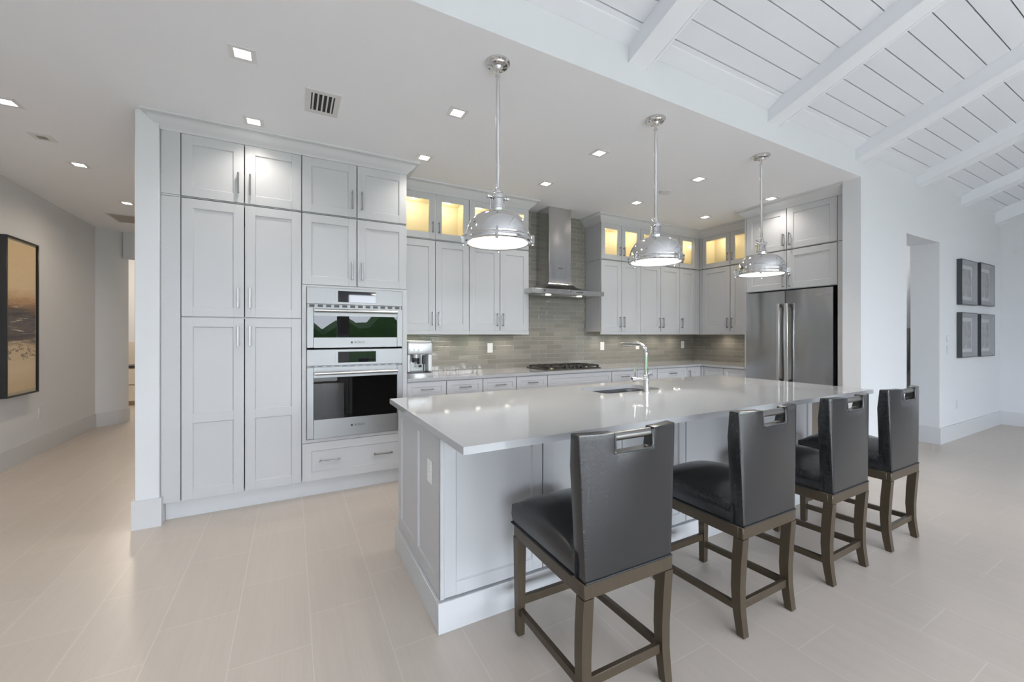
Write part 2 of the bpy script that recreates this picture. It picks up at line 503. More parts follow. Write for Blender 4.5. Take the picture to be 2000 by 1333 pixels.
# slim trim strip where the planks meet the header
t = MB()
t.loft([[(LX, WY-.001, 3.205), (LX, WY-.09, zs(WY-.09)-.012), (LX, WY-.09, zs(WY-.09)+.004), (LX, WY-.001, 3.24)],
        [(EX, WY-.001, 3.205), (EX, WY-.09, zs(WY-.09)-.012), (EX, WY-.09, zs(WY-.09)+.004), (EX, WY-.001, 3.24)]])
struct(t.build('trim_1', PLANK_PAINT))

beam_labels = ['leftmost visible white ceiling beam, meeting the header above the tallest looking pendant gap',
               'second white ceiling beam from the left, running up from the header',
               'third white ceiling beam from the left, above the wall beside the refrigerator',
               'fourth white ceiling beam from the left, above the doorway',
               'fifth white ceiling beam from the left, above the four small frames',
               'last white ceiling beam, tight against the right end wall']
beam_labels[0] = 'leftmost visible white ceiling beam, at the top edge of the picture'
for i, (a, b) in enumerate(((1.89, 2.058), (3.42, 3.585), (4.915, 5.09), (6.40, 6.575), (7.87, 8.045), (9.32, 9.545))):
    d = .125 if i < 5 else .19
    bm_ = MB()
    y0, y1 = WY+.001, RIDGE+.02
    bm_.loft([[(a, y0, zs(y0)-d), (b, y0, zs(y0)-d), (b, y0, zs(y0)+.005), (a, y0, zs(y0)+.005)],
              [(a, y1, zs(y1)-d), (b, y1, zs(y1)-d), (b, y1, zs(y1)+.005), (a, y1, zs(y1)+.005)]])
    # bead along the lower edges
    for xa, xb in ((a-.004, a+.012), (b-.012, b+.004)):
        bm_.loft([[(xa, y0, zs(y0)-d-.006), (xb, y0, zs(y0)-d-.006), (xb, y0, zs(y0)-d+.012), (xa, y0, zs(y0)-d+.012)],
                  [(xa, y1, zs(y1)-d-.006), (xb, y1, zs(y1)-d-.006), (xb, y1, zs(y1)-d+.012), (xa, y1, zs(y1)-d+.012)]])
    o = bm_.build('ceiling_beam', BEAM_PAINT)
    tag(o, beam_labels[i], 'beam', 'white beams under the sloped ceiling')

# baseboards
def base_run(name, pts, h=.2, t=.015):
    m = MB()
    for (x0, y0), (x1, y1) in zip(pts, pts[1:]):
        d = Vector((x1-x0, y1-y0)); n = Vector((d.y, -d.x)).normalized()*t
        u = d.normalized()*t
        m.prism([(x0-u.x*.0, y0), (x1, y1), (x1+n.x+u.x, y1+n.y+u.y), (x0+n.x-u.x, y0+n.y-u.y)], 0, h)
    return struct(m.build(name, TRIM_PAINT))
base_run('baseboard_left', [(LX, YB), (LX, 8.2)])
base_run('baseboard_far', [(LX, 8.2), (-2.335, 8.36), (-2.275, 8.56)])
base_run('baseboard_pantry', [(-.97, 8.4), (-.97, 3.77), (-.836, 3.77), (-.836, 3.86)][::1])
base_run('baseboard_center', [(5.03, WY), (6.131, WY)])
base_run('baseboard_door', [(7.109, WY+.27), (7.109, WY), (EX, WY)])
base_run('baseboard_right', [(EX, WY), (EX, YB)])

# sliding door slab glimpsed through the doorway, with its long pull
d1 = struct(MB().box(7.3, 9.6, 2.57, 2.615, .01, 2.5).build('door_1', WALL_PAINT))
pp = MB().box(8.15, 8.40, 2.545, 2.57, .84, 1.47, .004)
pp.build('door_pull', simple('gray_pull_enamel', (.25, .25, .26), .4, var=.05), d1)

# ------------------------------------------------------------------ crown mouldings
CROWN = [(0, 2.858), (.006, 2.866), (.010, 2.874), (.022, 2.882), (.036, 2.893), (.050, 2.908), (.062, 2.926), (.074, 2.938), (.092, 2.944), (.096, 2.952), (.096, CZ)]
def crown(name, path):
    """path runs with the open room on its right-hand side"""
    P = [Vector(p) for p in path]; m = MB(); rings = []
    for i, p in enumerate(P):
        ds = []
        if i > 0: ds.append((p-P[i-1]).normalized())
        if i < len(P)-1: ds.append((P[i+1]-p).normalized())
        ns = [Vector((d.y, -d.x)) for d in ds]
        if len(ns) == 1: off = ns[0]
        else:
            s = ns[0]+ns[1]; off = s/(1+ns[0].dot(ns[1]))
        ring = [(p.x+off.x*o, p.y+off.y*o, z) for o, z in CROWN]
        ring += [(p.x-off.x*.02, p.y-off.y*.02, CZ), (p.x-off.x*.02, p.y-off.y*.02, CROWN[0][1])]
        rings.append(ring)
    m.loft(rings)
    return struct(m.build(name, TRIM_PAINT))
PF = 3.797   # pantry front face of the doors
UF = 4.17    # wall cabinet door faces
UFX = 5.56   # wall cabinet door faces on the right run
FX = 5.12    # refrigerator surround face
crown('trim_2', [(-.835, 3.83), (-.835, PF), (.945, PF), (.945, UF), (2.487, UF), (2.487, BY-.002)])
crown('trim_3', [(3.592, BY-.002), (3.592, UF), (UFX, UF), (UFX, 3.165), (FX, 3.165), (FX, 2.088)])

# ------------------------------------------------------------------ cabinet kit (local: x right, -y front, z up)
def shaker(m, x0, x1, z0, z1, yf, th=.02, st=.068, rec=.009, rails=(), mi=0):
    """frame-and-panel front; yf = front face, thickness goes to +y; rails = z centres of mid rails"""
    g = .0
    for a, b, c, d in ((x0, x0+st, z0, z1), (x1-st, x1, z0, z1)):
        m.box(a, b, yf, yf+th, c, d, .0012, mi)
    zz = [z0, z1]
    m.box(x0+st, x1-st, yf, yf+th, z0, z0+st, 0, mi); m.box(x0+st, x1-st, yf, yf+th, z1-st, z1, 0, mi)
    for r in rails: m.box(x0+st, x1-st, yf, yf+th, r-st/2, r+st/2, 0, mi)
    cuts = [z0+st] + [v for r in rails for v in (r-st/2, r+st/2)] + [z1-st]
    for a, b in zip(cuts[::2], cuts[1::2]):
        # sloped inner lip then flat panel
        q = .006
        xo0, xo1, xi0, xi1 = x0+st, x1-st, x0+st+q, x1-st-q
        m.loft([[(xo0, yf+.002, a), (xo1, yf+.002, a), (xo1, yf+.002, b), (xo0, yf+.002, b)],
                [(xi0, yf+rec, a+q), (xi1, yf+rec, a+q), (xi1, yf+rec, b-q), (xi0, yf+rec, b-q)]], mi, caps=False)
        m.box(xi0-.001, xi1+.001, yf+rec, yf+th-.002, a+q-.001, b-q+.001, 0, mi)
def pull(parent, x, z, yf, L=.16, vert=True):
    m = MB(); h = L/2
    if vert:
        m.box(x-.006, x+.006, yf-.036, yf-.026, z-h, z+h, .002)
        for s in (-1, 1): m.box(x-.005, x+.005, yf-.028, yf, z+s*(h-.012)-.005, z+s*(h-.012)+.005)
    else:
        m.box(x-h, x+h, yf-.036, yf-.026, z-.006, z+.006, .002)
        for s in (-1, 1): m.box(x+s*(h-.012)-.005, x+s*(h-.012)+.005, yf-.028, yf, z-.005, z+.005)
    return m.build('handle', PULL, parent)
G = .0034  # half gap between fronts
def door(root, x0, x1, z0, z1, hx=None, hz=None, rails=(), L=.16, st=.068, dy=0.0):
    m = MB(); shaker(m, x0+G, x1-G, z0+G, z1-G, dy, rails=rails, st=st)
    o = m.build('door', WHITE_PAINT, root)
    if hx is not None: pull(o, hx, hz, dy, L)
    return o
def glass_door(root, x0, x1, z0, z1, hx, hz, L=.12, st=.066):
    m = MB(); a, b, c, d = x0+G, x1-G, z0+G, z1-G
    for q in ((a, a+st, c, d), (b-st, b, c, d)): m.box(q[0], q[1], 0, .02, q[2], q[3], .0012)
    m.box(a+st, b-st, 0, .02, c, c+st); m.box(a+st, b-st, 0, .02, d-st, d)
    o = m.build('door', WHITE_PAINT, root)
    MB().box(a+st-.004, b-st+.004, .009, .013, c+st-.004, d-st+.004).build('glass_pane', PANE, o)
    pull(o, hx, hz, 0, L)
    return o
def drawer(root, x0, x1, z0, z1, hxs, L=.12, st=.045, hz=None):
    m = MB(); shaker(m, x0+G, x1-G, z0+G, z1-G, 0, st=st)
    o = m.build('drawer', WHITE_PAINT, root)
    for hx in hxs: pull(o, hx, (z0+z1)/2 if hz is None else hz, 0, L, False)
    return o
def carcass(root, x0, x1, y1, z0, z1, y0=.022, t=.018, back=True, mats=None, mid=(), name='carcass'):
    m = MB()
    m.box(x0+.0008, x0+t, y0, y1, z0, z1); m.box(x1-t, x1-.0008, y0, y1, z0, z1)
    m.box(x0+t, x1-t, y0, y1, z0, z0+t); m.box(x0+t, x1-t, y0, y1, z1-t, z1)
    for zc in mid: m.box(x0+t, x1-t, y0, y1, zc-t/2, zc+t/2)
    if back: m.box(x0+t, x1-t, y1-t, y1, z0+t, z1-t, 0, 1 if mats else 0)
    if mats:  # lined interior
        e = .001
        m.box(x0+t, x0+t+e, y0+.004, y1-t, z0+t, z1-t, 0, 1); m.box(x1-t-e, x1-t, y0+.004, y1-t, z0+t, z1-t, 0, 1)
        m.box(x0+t, x1-t, y0+.004, y1-t, z0+t, z0+t+e, 0, 1); m.box(x0+t, x1-t, y0+.004, y1-t, z1-t-e, z1-t, 0, 1)
    return m.build(name, mats or WHITE_PAINT, root)

# ------------------------------------------------------------------ pantry and oven wall
ZB, ZM, ZT = .140, 2.392, 2.862
t = MB()
t.box(-.834, -.722, PF+.004, PF+.05, 2.400, ZT-.003, .002); t.box(-.834, -.722, PF+.004, PF+.05, ZB, 2.384, .002); t.box(-.834, -.722, PF+.006, PF+.05, 2.3865, 2.3975)
struct(t.build('trim_4', WHITE_PAINT))
struct(MB().box(-.82, .945, PF+.066, PF+.085, 0, ZB).build('trim_5', TRIM_PAINT))

pc = thing('pantry_cabinet', 'tall white four-door pantry cabinet left of the wall ovens', 'cabinet', (0, PF, 0))
carcass(pc, -.720, .0715, .69, ZB, ZM-.005, mid=(1.5,))
for a, b, hx in ((-.720, -.326, -.365), (-.326, .0705, -.287)):
    door(pc, a, b, ZB, 1.501, hx, 1.36, rails=(.745,))
    door(pc, a, b, 1.503, ZM-.006, hx, 1.655)
tc_ = thing('top_cabinet', 'white two-door cabinet below the ceiling, above the tall pantry doors', 'cabinet', (0, PF, 0), group='cabinets along the crown moulding')
carcass(tc_, -.720, .0715, .69, ZM+.001, ZT)
for a, b, hx in ((-.720, -.326, -.365), (-.326, .0705, -.287)):
    door(tc_, a, b, ZM+.003, ZT-.003, hx, 2.545)
oc = thing('oven_cabinet', 'tall white cabinet that holds the two wall ovens, drawer below', 'cabinet', (0, PF, 0))
carcass(oc, .0725, .943, .69, ZB, ZM-.005, mid=(1.79, .48))
fr = MB()
fr.box(.0745, .106, .002, .022, .463, 1.787); fr.box(.898, .942, .002, .022, .463, 1.787); fr.box(.106, .898, .002, .022, .463, .489); fr.box(.106, .898, .002, .022, 1.770, 1.787)
fr.build('face_frame', WHITE_PAINT, oc)
for a, b, hx in ((.073, .5045, .465), (.5045, .942, .545)):
    door(oc, a, b, 1.788, ZM-.006, hx, 1.925)
drawer(oc, .073, .942, ZB, .463, (.285, .725), L=.165, st=.068)
tc2 = thing('top_cabinet', 'white two-door cabinet below the ceiling, above the oven cabinet', 'cabinet', (0, PF, 0), group='cabinets along the crown moulding')
carcass(tc2, .0725, .943, .69, ZM+.001, ZT)
for a, b, hx in ((.073, .5045, .465), (.5045, .942, .545)):
    door(tc2, a, b, ZM+.003, ZT-.003, hx, 2.545)

# ovens
def oven(name, label, z0, z1, zp, zd1, zd0, win, hz, loc, logo_z):
    o = thing(name, label, 'oven', loc)
    X0, X1 = .108, .896
    MB().box(X0+.02, X1-.02, .02, .55, z0+.012, z1-.02).build('oven_body', STEEL_D, o)
    pm = MB().box(X0, X1, -.016, .02, zp, z1, .003); pn = pm.build('control_panel', STEEL, o)
    MB().box(.349, .662, -.018, -.012, zp+.022, z1-.022, .001).build('display', BLACK_GLASS, pn)
    for s in (.332, .680):
        MB().box(s-.006, s+.006, -.0172, -.012, zp+.03, z1-.03, .0004).build('button_strip', STEEL, pn)
    if zp - zd1 > .012:   # vent slot between panel and door
        v = MB().box(X0+.005, X1-.005, .0, .02, zd1, zp)
        for k in range(12): v.box(X0+.02+k*.064, X0+.06+k*.064, -.004, .002, zd1+.004, zp-.004, 0, 1)
        v.build('vent_strip', [STEEL, BLACK_PLASTIC], o)
    # door as a frame around the window
    wx0, wx1, wz0, wz1 = win
    d = MB()
    d.box(X0, wx0, -.03, .0, zd0, zd1, .003); d.box(wx1, X1, -.03, .0, zd0, zd1, .003)
    d.box(wx0, wx1, -.03, .0, zd0, wz0); d.box(wx0, wx1, -.03, .0, wz1, zd1)
    d.box(X0+.01, X1-.01, .0, .012, zd0+.003, wz0)
    dr = d.build('oven_door', STEEL, o)
    bf = MB()
    iw = .065
    bf.box(wx0, wx0+iw, -.026, -.004, wz0, wz1); bf.box(wx1-iw, wx1, -.026, -.004, wz0, wz1)
    bf.box(wx0+iw, wx1-iw, -.026, -.004, wz1-.02, wz1); bf.box(wx0+iw, wx1-iw, -.026, -.004, wz0, wz0+.03)
    bf.build('window_border', BLACK_GLASS, dr)
    MB().box(wx0, wx1, -.0285, -.0265, wz0, wz1).build('window_glass', OVEN_GLASS, dr)
    cav = MB(); cav.box(wx0+.02, wx1-.02, .004, .006, wz0, wz1)
    cav.build('cavity', DARK, dr)
    h = MB(); h.tube([(wx0+.005, -.075, hz), (wx1-.005, -.075, hz)], .014, 14)
    for x in (wx0+.03, wx1-.03): h.box(x-.011, x+.011, -.072, -.028, hz-.009, hz+.009, .002)
    h.build('handle', simple('bright_steel', (.50, .50, .50), .34, 1.0, var=.02), dr)
    text_part('logo_lettering', 'BOSCH', .026, LOGO, dr, (.522, -.0302, logo_z), (PI/2, 0, 0))
    lg = MB()
    lg.lathe([(.0095, 0), (.0095, .0008)], 20, mat=Matrix.Translation((.458, -.0300, logo_z)) @ Matrix.Rotation(PI/2, 4, 'X'))
    lg.build('logo_emblem', LOGO, dr)
    return o, dr
LOCO = (0, PF, 0)
so, sd = oven('speed_oven', 'upper stainless wall oven with the shallow window', 1.246, 1.768, 1.628, 1.600, 1.259, (.161, .844, 1.345, 1.528), 1.572, LOCO, 1.302)
lo, ld = oven('wall_oven', 'lower stainless wall oven with the tall window above the drawer', .490, 1.245, 1.106, 1.094, .498, (.161, .844, .655, 1.008), 1.046, LOCO, .585)
# ------------------------------------------------------------------ wall cabinets on the back wall
ZU0, ZUS, ZU1 = 1.372, 2.372, 2.862
def wall_cab(x0, xs, x1, label, loc, rz, depth, hinge=None):
    o = thing('wall_cabinet', label, 'cabinet', loc, rz, 'solid-door wall cabinets over the counter')
    carcass(o, x0, x1, depth, ZU0+.04, ZUS-.004)
    MB().box(x0+.001, x1-.001, .002, .022, ZU0, ZU0+.0428).build('light_rail', WHITE_PAINT, o)
    xsl = [x0] + ([xs] if xs else []) + [x1]
    for i, (a, b) in enumerate(zip(xsl, xsl[1:])):
        hx = (b-.035 if i == 0 else a+.035) if xs else a+.035
        door(o, a, b, ZU0+.04, ZUS-.006, hx, 1.54, L=.15)
        MB().lathe([(.03, ZU0+.030), (.03, ZU0+.0395)], 16, ((a+b)/2, depth*.55)).build('under_light', PUCK, o)
        lamp('under_lamp', 'SPOT', ((a+b)/2, depth*.55, ZU0+.026), 2.6, (1, .88, .72), o, spot_size=2.6, spot_blend=.8, shadow_soft_size=.03)
    return o
def glass_cab(x0, xs, x1, label, loc, rz, depth):
    o = thing('glass_cabinet', label, 'cabinet', loc, rz, 'lit glass-door cabinets below the crown')
    carcass(o, x0, x1, depth, ZUS+.001, ZU1, mats=[WHITE_PAINT, WARM_INT])
    xsl = [x0] + ([xs] if xs else []) + [x1]
    for i, (a, b) in enumerate(zip(xsl, xsl[1:])):
        hx = (b-.034 if i == 0 else a+.034) if xs else a+.034
        glass_door(o, a, b, ZUS+.004, ZU1-.003, hx, 2.50)
    xc = [(a+b)/2 for a, b in zip(xsl, xsl[1:])]
    for x in xc: MB().lathe([(.032, ZU1-.030), (.032, ZU1-.020)], 16, (x, depth*.5)).build('puck_light', PUCK, o)
    for x in xc: lamp('puck_lamp', 'POINT', (x, depth*.5, ZU1-.06), .75, (1, .84, .56), o, shadow_soft_size=.03)
    return o
UD = BY-UF-.004
L_ = (0, UF, 0)
glass_cab(.955, 1.337, 1.72, 'lit glass-door cabinet beside the oven tower, under the crown', L_, 0, UD)
glass_cab(1.72, 2.10, 2.485, 'lit glass-door cabinet left of the hood, behind the first pendant', L_, 0, UD)
wall_cab(.955, 1.337, 1.72, 'white two-door wall cabinet above the coffee machine', L_, 0, UD)
wall_cab(1.72, 2.10, 2.485, 'white two-door wall cabinet next to the left side of the hood', L_, 0, UD)
glass_cab(3.594, 3.955, 4.31, 'lit glass-door cabinet right of the hood', L_, 0, UD)
glass_cab(4.31, 4.71, 5.115, 'lit glass-door cabinet behind the middle pendant', L_, 0, UD)
glass_cab(5.115, None, 5.46, 'narrow lit single glass-door cabinet by the inside corner', L_, 0, UD)
wall_cab(3.594, 3.955, 4.31, 'white two-door wall cabinet next to the right side of the hood', L_, 0, UD)
wall_cab(4.31, 4.71, 5.115, 'white two-door wall cabinet below the middle pendant', L_, 0, UD)
wall_cab(5.115, None, 5.46, 'narrow white one-door wall cabinet beside the inside corner', L_, 0, UD)
# fillers in the inside corner
f = MB(); f.box(5.461, UFX-.003, UF+.002, UF+.02, ZU0, ZUS-.006); f.box(5.461, UFX-.003, UF+.002, UF+.02, ZUS+.004, ZU1-.003)
f.box(UFX+.002, UFX+.02, 4.127, UF+.001, ZU0, ZUS-.006); f.box(UFX+.002, UFX+.02, 4.127, UF+.001, ZUS+.004, ZU1-.003)
struct(f.build('trim_6', WHITE_PAINT))
# finished end panels of the bank beside the hood
# right run: local x runs along world -y
LR = (UFX, 4.125, 0); RD = RX-UFX-.004
glass_cab(0, .458, .925, 'lit glass-door cabinet on the side wall, left of the refrigerator cabinets', LR, -PI/2, RD)
wall_cab(0, .458, .925, 'white two-door wall cabinet on the side wall, left of the refrigerator', LR, -PI/2, RD)

# ------------------------------------------------------------------ refrigerator surround
LF = (FX, 3.16, 0); FD = RX-FX-.004
WF = 3.16-2.168
for za, zb, lab, hz in ((1.905, 2.366, 'white two-door cabinet directly above the refrigerator', 2.00), (2.372, ZU1, 'white two-door cabinet under the crown, highest above the refrigerator', 2.49)):
    o = thing('refrigerator_cabinet', lab, 'cabinet', LF, -PI/2, 'cabinets above the refrigerator')
    carcass(o, 0, WF, FD, za, zb)
    door(o, 0, .485, za+.002, zb-.003, .452, hz, L=.15); door(o, .485, WF, za+.002, zb-.003, .52, hz, L=.15)
f = MB()
f.box(FX+.003, FX+.022, 2.090, 2.1665, 0, 2.366); f.box(FX+.003, FX+.022, 2.090, 2.1665, 2.372, ZU1-.003)
struct(f.build('trim_7', WHITE_PAINT))
f = MB(); f.box(FX+.003, RX-.003, 3.1615, 3.18, .0, ZU1)
struct(f.build('trim_8', WHITE_PAINT))

fr_ = thing('refrigerator', 'stainless french-door refrigerator in the white surround', 'refrigerator', (FX-.012, 3.155, 0), -PI/2)
MB().box(.006, .955, .06, .66, .02, 1.880, .004).build('refrigerator_body', STEEL_D, fr_)
FW, FS = .955, .472
for a, b, hx in ((.004, FS-.003, FS-.046), (FS+.003, FW, FS+.046)):
    dm = MB(); n = 14; ring = []
    # gently bowed door face
    prof = [(a, .055)] + [(a + (b-a)*i/n, -.004-.010*math.sin(PI*i/n)) for i in range(n+1)] + [(b, .055)]
    dm.loft([[(x, y, .72) for x, y in prof], [(x, y, 1.885) for x, y in prof]])
    dd = dm.build('door', STEEL_FR, fr_)
    hm = MB(); hm.box(hx-.016, hx+.016, -.075, -.057, .80, 1.735, .006, seg=2)
    hh = hm.build('handle', simple('satin_steel_bar', (.66, .66, .66), .25, 1.0, var=.02), dd)
    pm = MB()
    for z in (.825, 1.71): pm.box(hx-.013, hx+.013, -.060, -.008, z-.02, z+.02, .004)
    pm.build('handle_post', BLACK_PLASTIC, hh)
    if hx > FS:
        MB().box(b-.16, b-.03, -.0155, -.006, 1.803, 1.811).build('badge', CHROME, dd)
dm = MB().box(.004, FW, -.006, .055, .09, .712, .004); dd = dm.build('freezer_drawer', STEEL_FR, fr_)
MB().box(.06, FW-.06, -.075, -.057, .61, .642, .006).build('handle', STEEL, dd)
MB().box(.01, .95, .03, .12, 0.0, .085).build('kick_grille', BLACK_PLASTIC, fr_)

# ------------------------------------------------------------------ base cabinets and counters
CT = .955; CB = .925
BF = 3.82
def base_cab(label, loc, rz, x0, x1, depth, drawers, doors=2, false_front=False, handle=True):
    o = thing('base_cabinet', label, 'cabinet', loc, rz, 'base cabinets under the back counter')
    carcass(o, x0, x1, depth, .11, CB-.002)
    MB().box(x0, x1, .07, .085, 0, .11).build('toe_kick', TRIM_PAINT, o)
    for a, b in zip(drawers, drawers[1:]):
        if false_front: drawer(o, a, b, .762, CB-.006, ())
        else: drawer(o, a, b, .762, CB-.006, ((a+b)/2,) if handle else (), hz=.847)
    n = doors
    for i in range(n):
        a = x0+(x1-x0)*i/n; b = x0+(x1-x0)*(i+1)/n
        door(o, a, b, .112, .758, b-.04 if i == 0 else a+.04, .66, L=.12)
    return o
LB = (0, BF, 0); BD = BY-BF-.004
base_cab('two-drawer white base cabinet under the coffee machine', LB, 0, .946, 1.727, BD, (.946, 1.335, 1.727))
base_cab('two-drawer white base cabinet left of the cooktop', LB, 0, 1.727, 2.52, BD, (1.727, 2.122, 2.52))
base_cab('wide white base cabinet with a blank front under the cooktop', LB, 0, 2.52, 3.462, BD, (2.52, 3.462), 2, True)
base_cab('one-drawer white base cabinet just right of the cooktop', LB, 0, 3.462, 3.89, BD, (3.462, 3.89), 1)
base_cab('narrow white base cabinet behind the faucet', LB, 0, 3.89, 4.25, BD, (3.89, 4.25), 1)
base_cab('one-drawer white base cabinet nearest the inside corner', LB, 0, 4.25, 4.834, BD, (4.25, 4.834), 2)
oc2 = thing('base_cabinet', 'corner base cabinet with one upright handle', 'cabinet', LB, 0, 'base cabinets under the back counter')
carcass(oc2, 4.834, RX-.004, BD, .11, CB-.002)
MB().box(4.834, 5.19, .07, .085, 0, .11).build('toe_kick', TRIM_PAINT, oc2)
door(oc2, 4.834, 5.118, .112, CB-.006, 4.868, .80, L=.15)
base_cab('white base cabinet on the side wall, left of the refrigerator', (FX+.02, 3.818, 0), -PI/2, .03, .63, RX-FX-.03, (.03, .33, .63), 2, handle=False)

f = MB(); f.box(5.1195, 5.158, 3.791, 3.845, .11, CB-.004)
struct(f.build('trim_10', WHITE_PAINT))
c = MB(); c.prism([(.946, 3.795), (5.095, 3.795), (5.095, 3.182), (RX-.002, 3.182), (RX-.002, BY-.002), (.946, BY-.002)], CB, CT)
bmesh.ops.bevel(c.bm, geom=c.bm.edges[:], offset=.003, segments=2, affect='EDGES')
tag(c.build('countertop', QUARTZ), 'L-shaped white quartz countertop along the tiled wall', 'countertop')

# cooktop
ck = thing('cooktop', 'black gas cooktop set in the counter under the hood', 'cooktop', (2.97, 4.13, CT))
MB().box(-.40, .40, -.22, .24, .0005, .012, .004).build('cooktop_tray', simple('cooktop_steel', (.10, .095, .09), .3, .8, var=.1), ck)
for gx in (-.262, 0, .262):
    gm = MB()
    for s in (-1, 1):
        gm.box(gx+s*.118-.007, gx+s*.118+.007, -.20, .20, .028, .044, .003)
        gm.box(gx-.125, gx+.125, s*.193-.007, s*.193+.007, .028, .044, .003)
        gm.box(gx-.118, gx+.118, s*.09-.006, s*.09+.006, .030, .046, .002)
        for s2 in (-1, 1): gm.box(gx+s*.112-.010, gx+s*.112+.010, s2*.185-.010, s2*.185+.010, .010, .03)
    gm.box(gx-.006, gx+.006, -.19, .19, .031, .047, .002)
    gm.build('grate', IRON, ck)
for bx, by, r in ((-.262, -.09, .045), (-.262, .09, .035), (0, .02, .06), (.262, -.09, .035), (.262, .09, .045)):
    b = MB().lathe([(r, .012), (r, .022), (r*.8, .026)], 20, (bx, by), 0).lathe([(r*.72, .026), (r*.72, .031), (r*.5, .033)], 20, (bx, by), 1)
    b.build('burner', [BRASS, IRON], ck)
for k in range(5):
    MB().lathe([(.018, .012), (.017, .034), (.012, .037)], 16, (-.12+k*.06, -.206)).build('knob', BLACK_PLASTIC, ck)

# hood
hd = thing('range_hood', 'stainless chimney hood above the cooktop', 'hood', (2.96, BY, 1.855))
HW, HD = .54, .50
MB().box(-HW, HW, -HD, -.002, .006, .058, .003).box(-HW+.01, HW-.01, -HD+.01, -.012, 0, .006).build('canopy', STEEL_HOOD, hd)
m = MB()
rings = []
cw, cy = .168, .30
for i in range(11):
    s = i/10; q = (1-s)**2.6
    z = .058 + .155*s**1.5*1.0
    hw = cw+.002 + (HW-.02-cw)*q; fy = -(cy+.002) - (HD-.015-cy)*q
    rings.append([(-hw, fy, z), (hw, fy, z), (hw, -.003, z), (-hw, -.003, z)])
m.loft(rings); m.build('flare', STEEL_HOOD, hd, 60)
MB().box(-cw, cw, -cy, -.003, .20, CZ-1.855-.002, .004).build('chimney', STEEL_HOOD, hd)
text_part('logo_lettering', 'BOSCH', .02, LOGO, hd, (.005, -cy-.0008, .345), (PI/2, 0, 0))
b = MB()
for k in range(5): b.box(.10+k*.022, .113+k*.022, -HD-.003, -HD+.002, .026, .040, .001)
b.build('control_buttons', BLACK_PLASTIC, hd)
b = MB().lathe([(.008, 0), (.008, .004)], 14, mat=Matrix.Translation((-.36, -HD+.001, .034)) @ Matrix.Rotation(PI/2, 4, 'X')); b.build('indicator_knob', BLACK_PLASTIC, hd)
for x in (-.22, .25):
    MB().lathe([(.033, -.004), (.033, .001)], 18, (x, -.36)).build('hood_lamp', HOOD_LENS, hd)
    l = lamp('hood_bulb', 'SPOT', (x, -.36, -.02), 5, (1, .87, .68), hd, spot_size=2.0, spot_blend=.8, shadow_soft_size=.03)
MB().box(-.48, -.03, -.30, -.05, -.002, .001).box(.03, .48, -.30, -.05, -.002, .001).build('grease_filter', STEEL_D, hd)

# coffee machine
cm = thing('coffee_machine', 'silver espresso machine on the counter beside the oven tower', 'coffee machine', (1.135, 4.06, CT))
m = MB(); m.box(-.125, .125, .10, .33, .03, .30, .01, seg=2); m.box(-.125, -.095, -.01, .12, .04, .215, .006); m.box(.085, .125, -.01, .12, .04, .215, .006)
m.build('body', LIGHT_PLASTIC, cm)
MB().box(-.128, .128, -.03, .33, .215, .335, .014, seg=3).build('head', SILVER_PLASTIC, cm)
MB().box(-.118, .118, -.015, .30, .335, .352, .006).build('lid', LIGHT_PLASTIC, cm)
MB().box(-.094, .084, .085, .10, .045, .215).build('back_plate', SILVER_PLASTIC, cm)
m = MB()
m.loft([[(.135*math.cos(a), -.005+.075*math.sin(a) if math.sin(a) < 0 else -.005+.30*math.sin(a), z) for a in [2*PI*i/28 for i in range(28)]] for z in (.0, .03)])
m.build('drip_base', SILVER_PLASTIC, cm)
MB().box(-.11, .11, -.055, .08, .0305, .036, .002).build('drip_tray', BLACK_PLASTIC, cm)
m = MB(); m.lathe([(.034, .178), (.036, .215)], 18, (-.03, .03)); m.build('group_head', SILVER_PLASTIC, cm)
m = MB(); m.lathe([(.034, .145), (.036, .178)], 18, (-.03, .03)); m.tube([(-.05, .0, .165), (-.085, -.075, .150)], .013, 10); m.lathe([(.012, .115), (.014, .145)], 10, (-.005, .03))
m.build('portafilter', BLACK_PLASTIC, cm)
m = MB(); m.box(.030, .058, -.005, .03, .115, .205, .006); m.tube([(.044, .01, .12), (.040, .0, .045)], .005, 8); m.lathe([(.016, .085), (.016, .108)], 12, (.005, .0)); m.build('steam_wand', BLACK_PLASTIC, cm)
for k in range(3):
    b = MB().lathe([(.011, 0), (.010, .012)], 14, mat=Matrix.Translation((-.10+k*.045, -.028, .26)) @ Matrix.Rotation(PI/2, 4, 'X')); b.build('knob', PULL, cm)

# electrical outlets on the tile
def outlet(label, loc, rz=0, mat=OUTLET, name='wall_outlet', group='outlets on the tiled wall', kind='outlet'):
    o = thing(name, label, 'outlet' if kind == 'outlet' else 'switch', loc, rz, group)
    MB().box(-.036, .036, -.006, 0, -.058, .058, .002).build('cover_plate', mat, o)
    f = MB()
    if kind == 'outlet':
        for s in (-1, 1): f.box(-.017, .017, -.0085, -.005, s*.02-.014, s*.02+.014, .003)
    else: f.box(-.016, .016, -.009, -.005, -.032, .032, .002)
    f.build('receptacle' if kind == 'outlet' else 'rocker', mat, o)
    return o
outlet('white outlet on the tile right of the coffee machine', (2.128, BY, 1.207))
outlet('white outlet on the tile just right of the cooktop', (3.897, BY, 1.207))
outlet('white outlet on the tile behind the faucet spout', (4.585, BY, 1.207))
outlet('white outlet on the tile nearest the inside corner', (5.583, BY, 1.207))

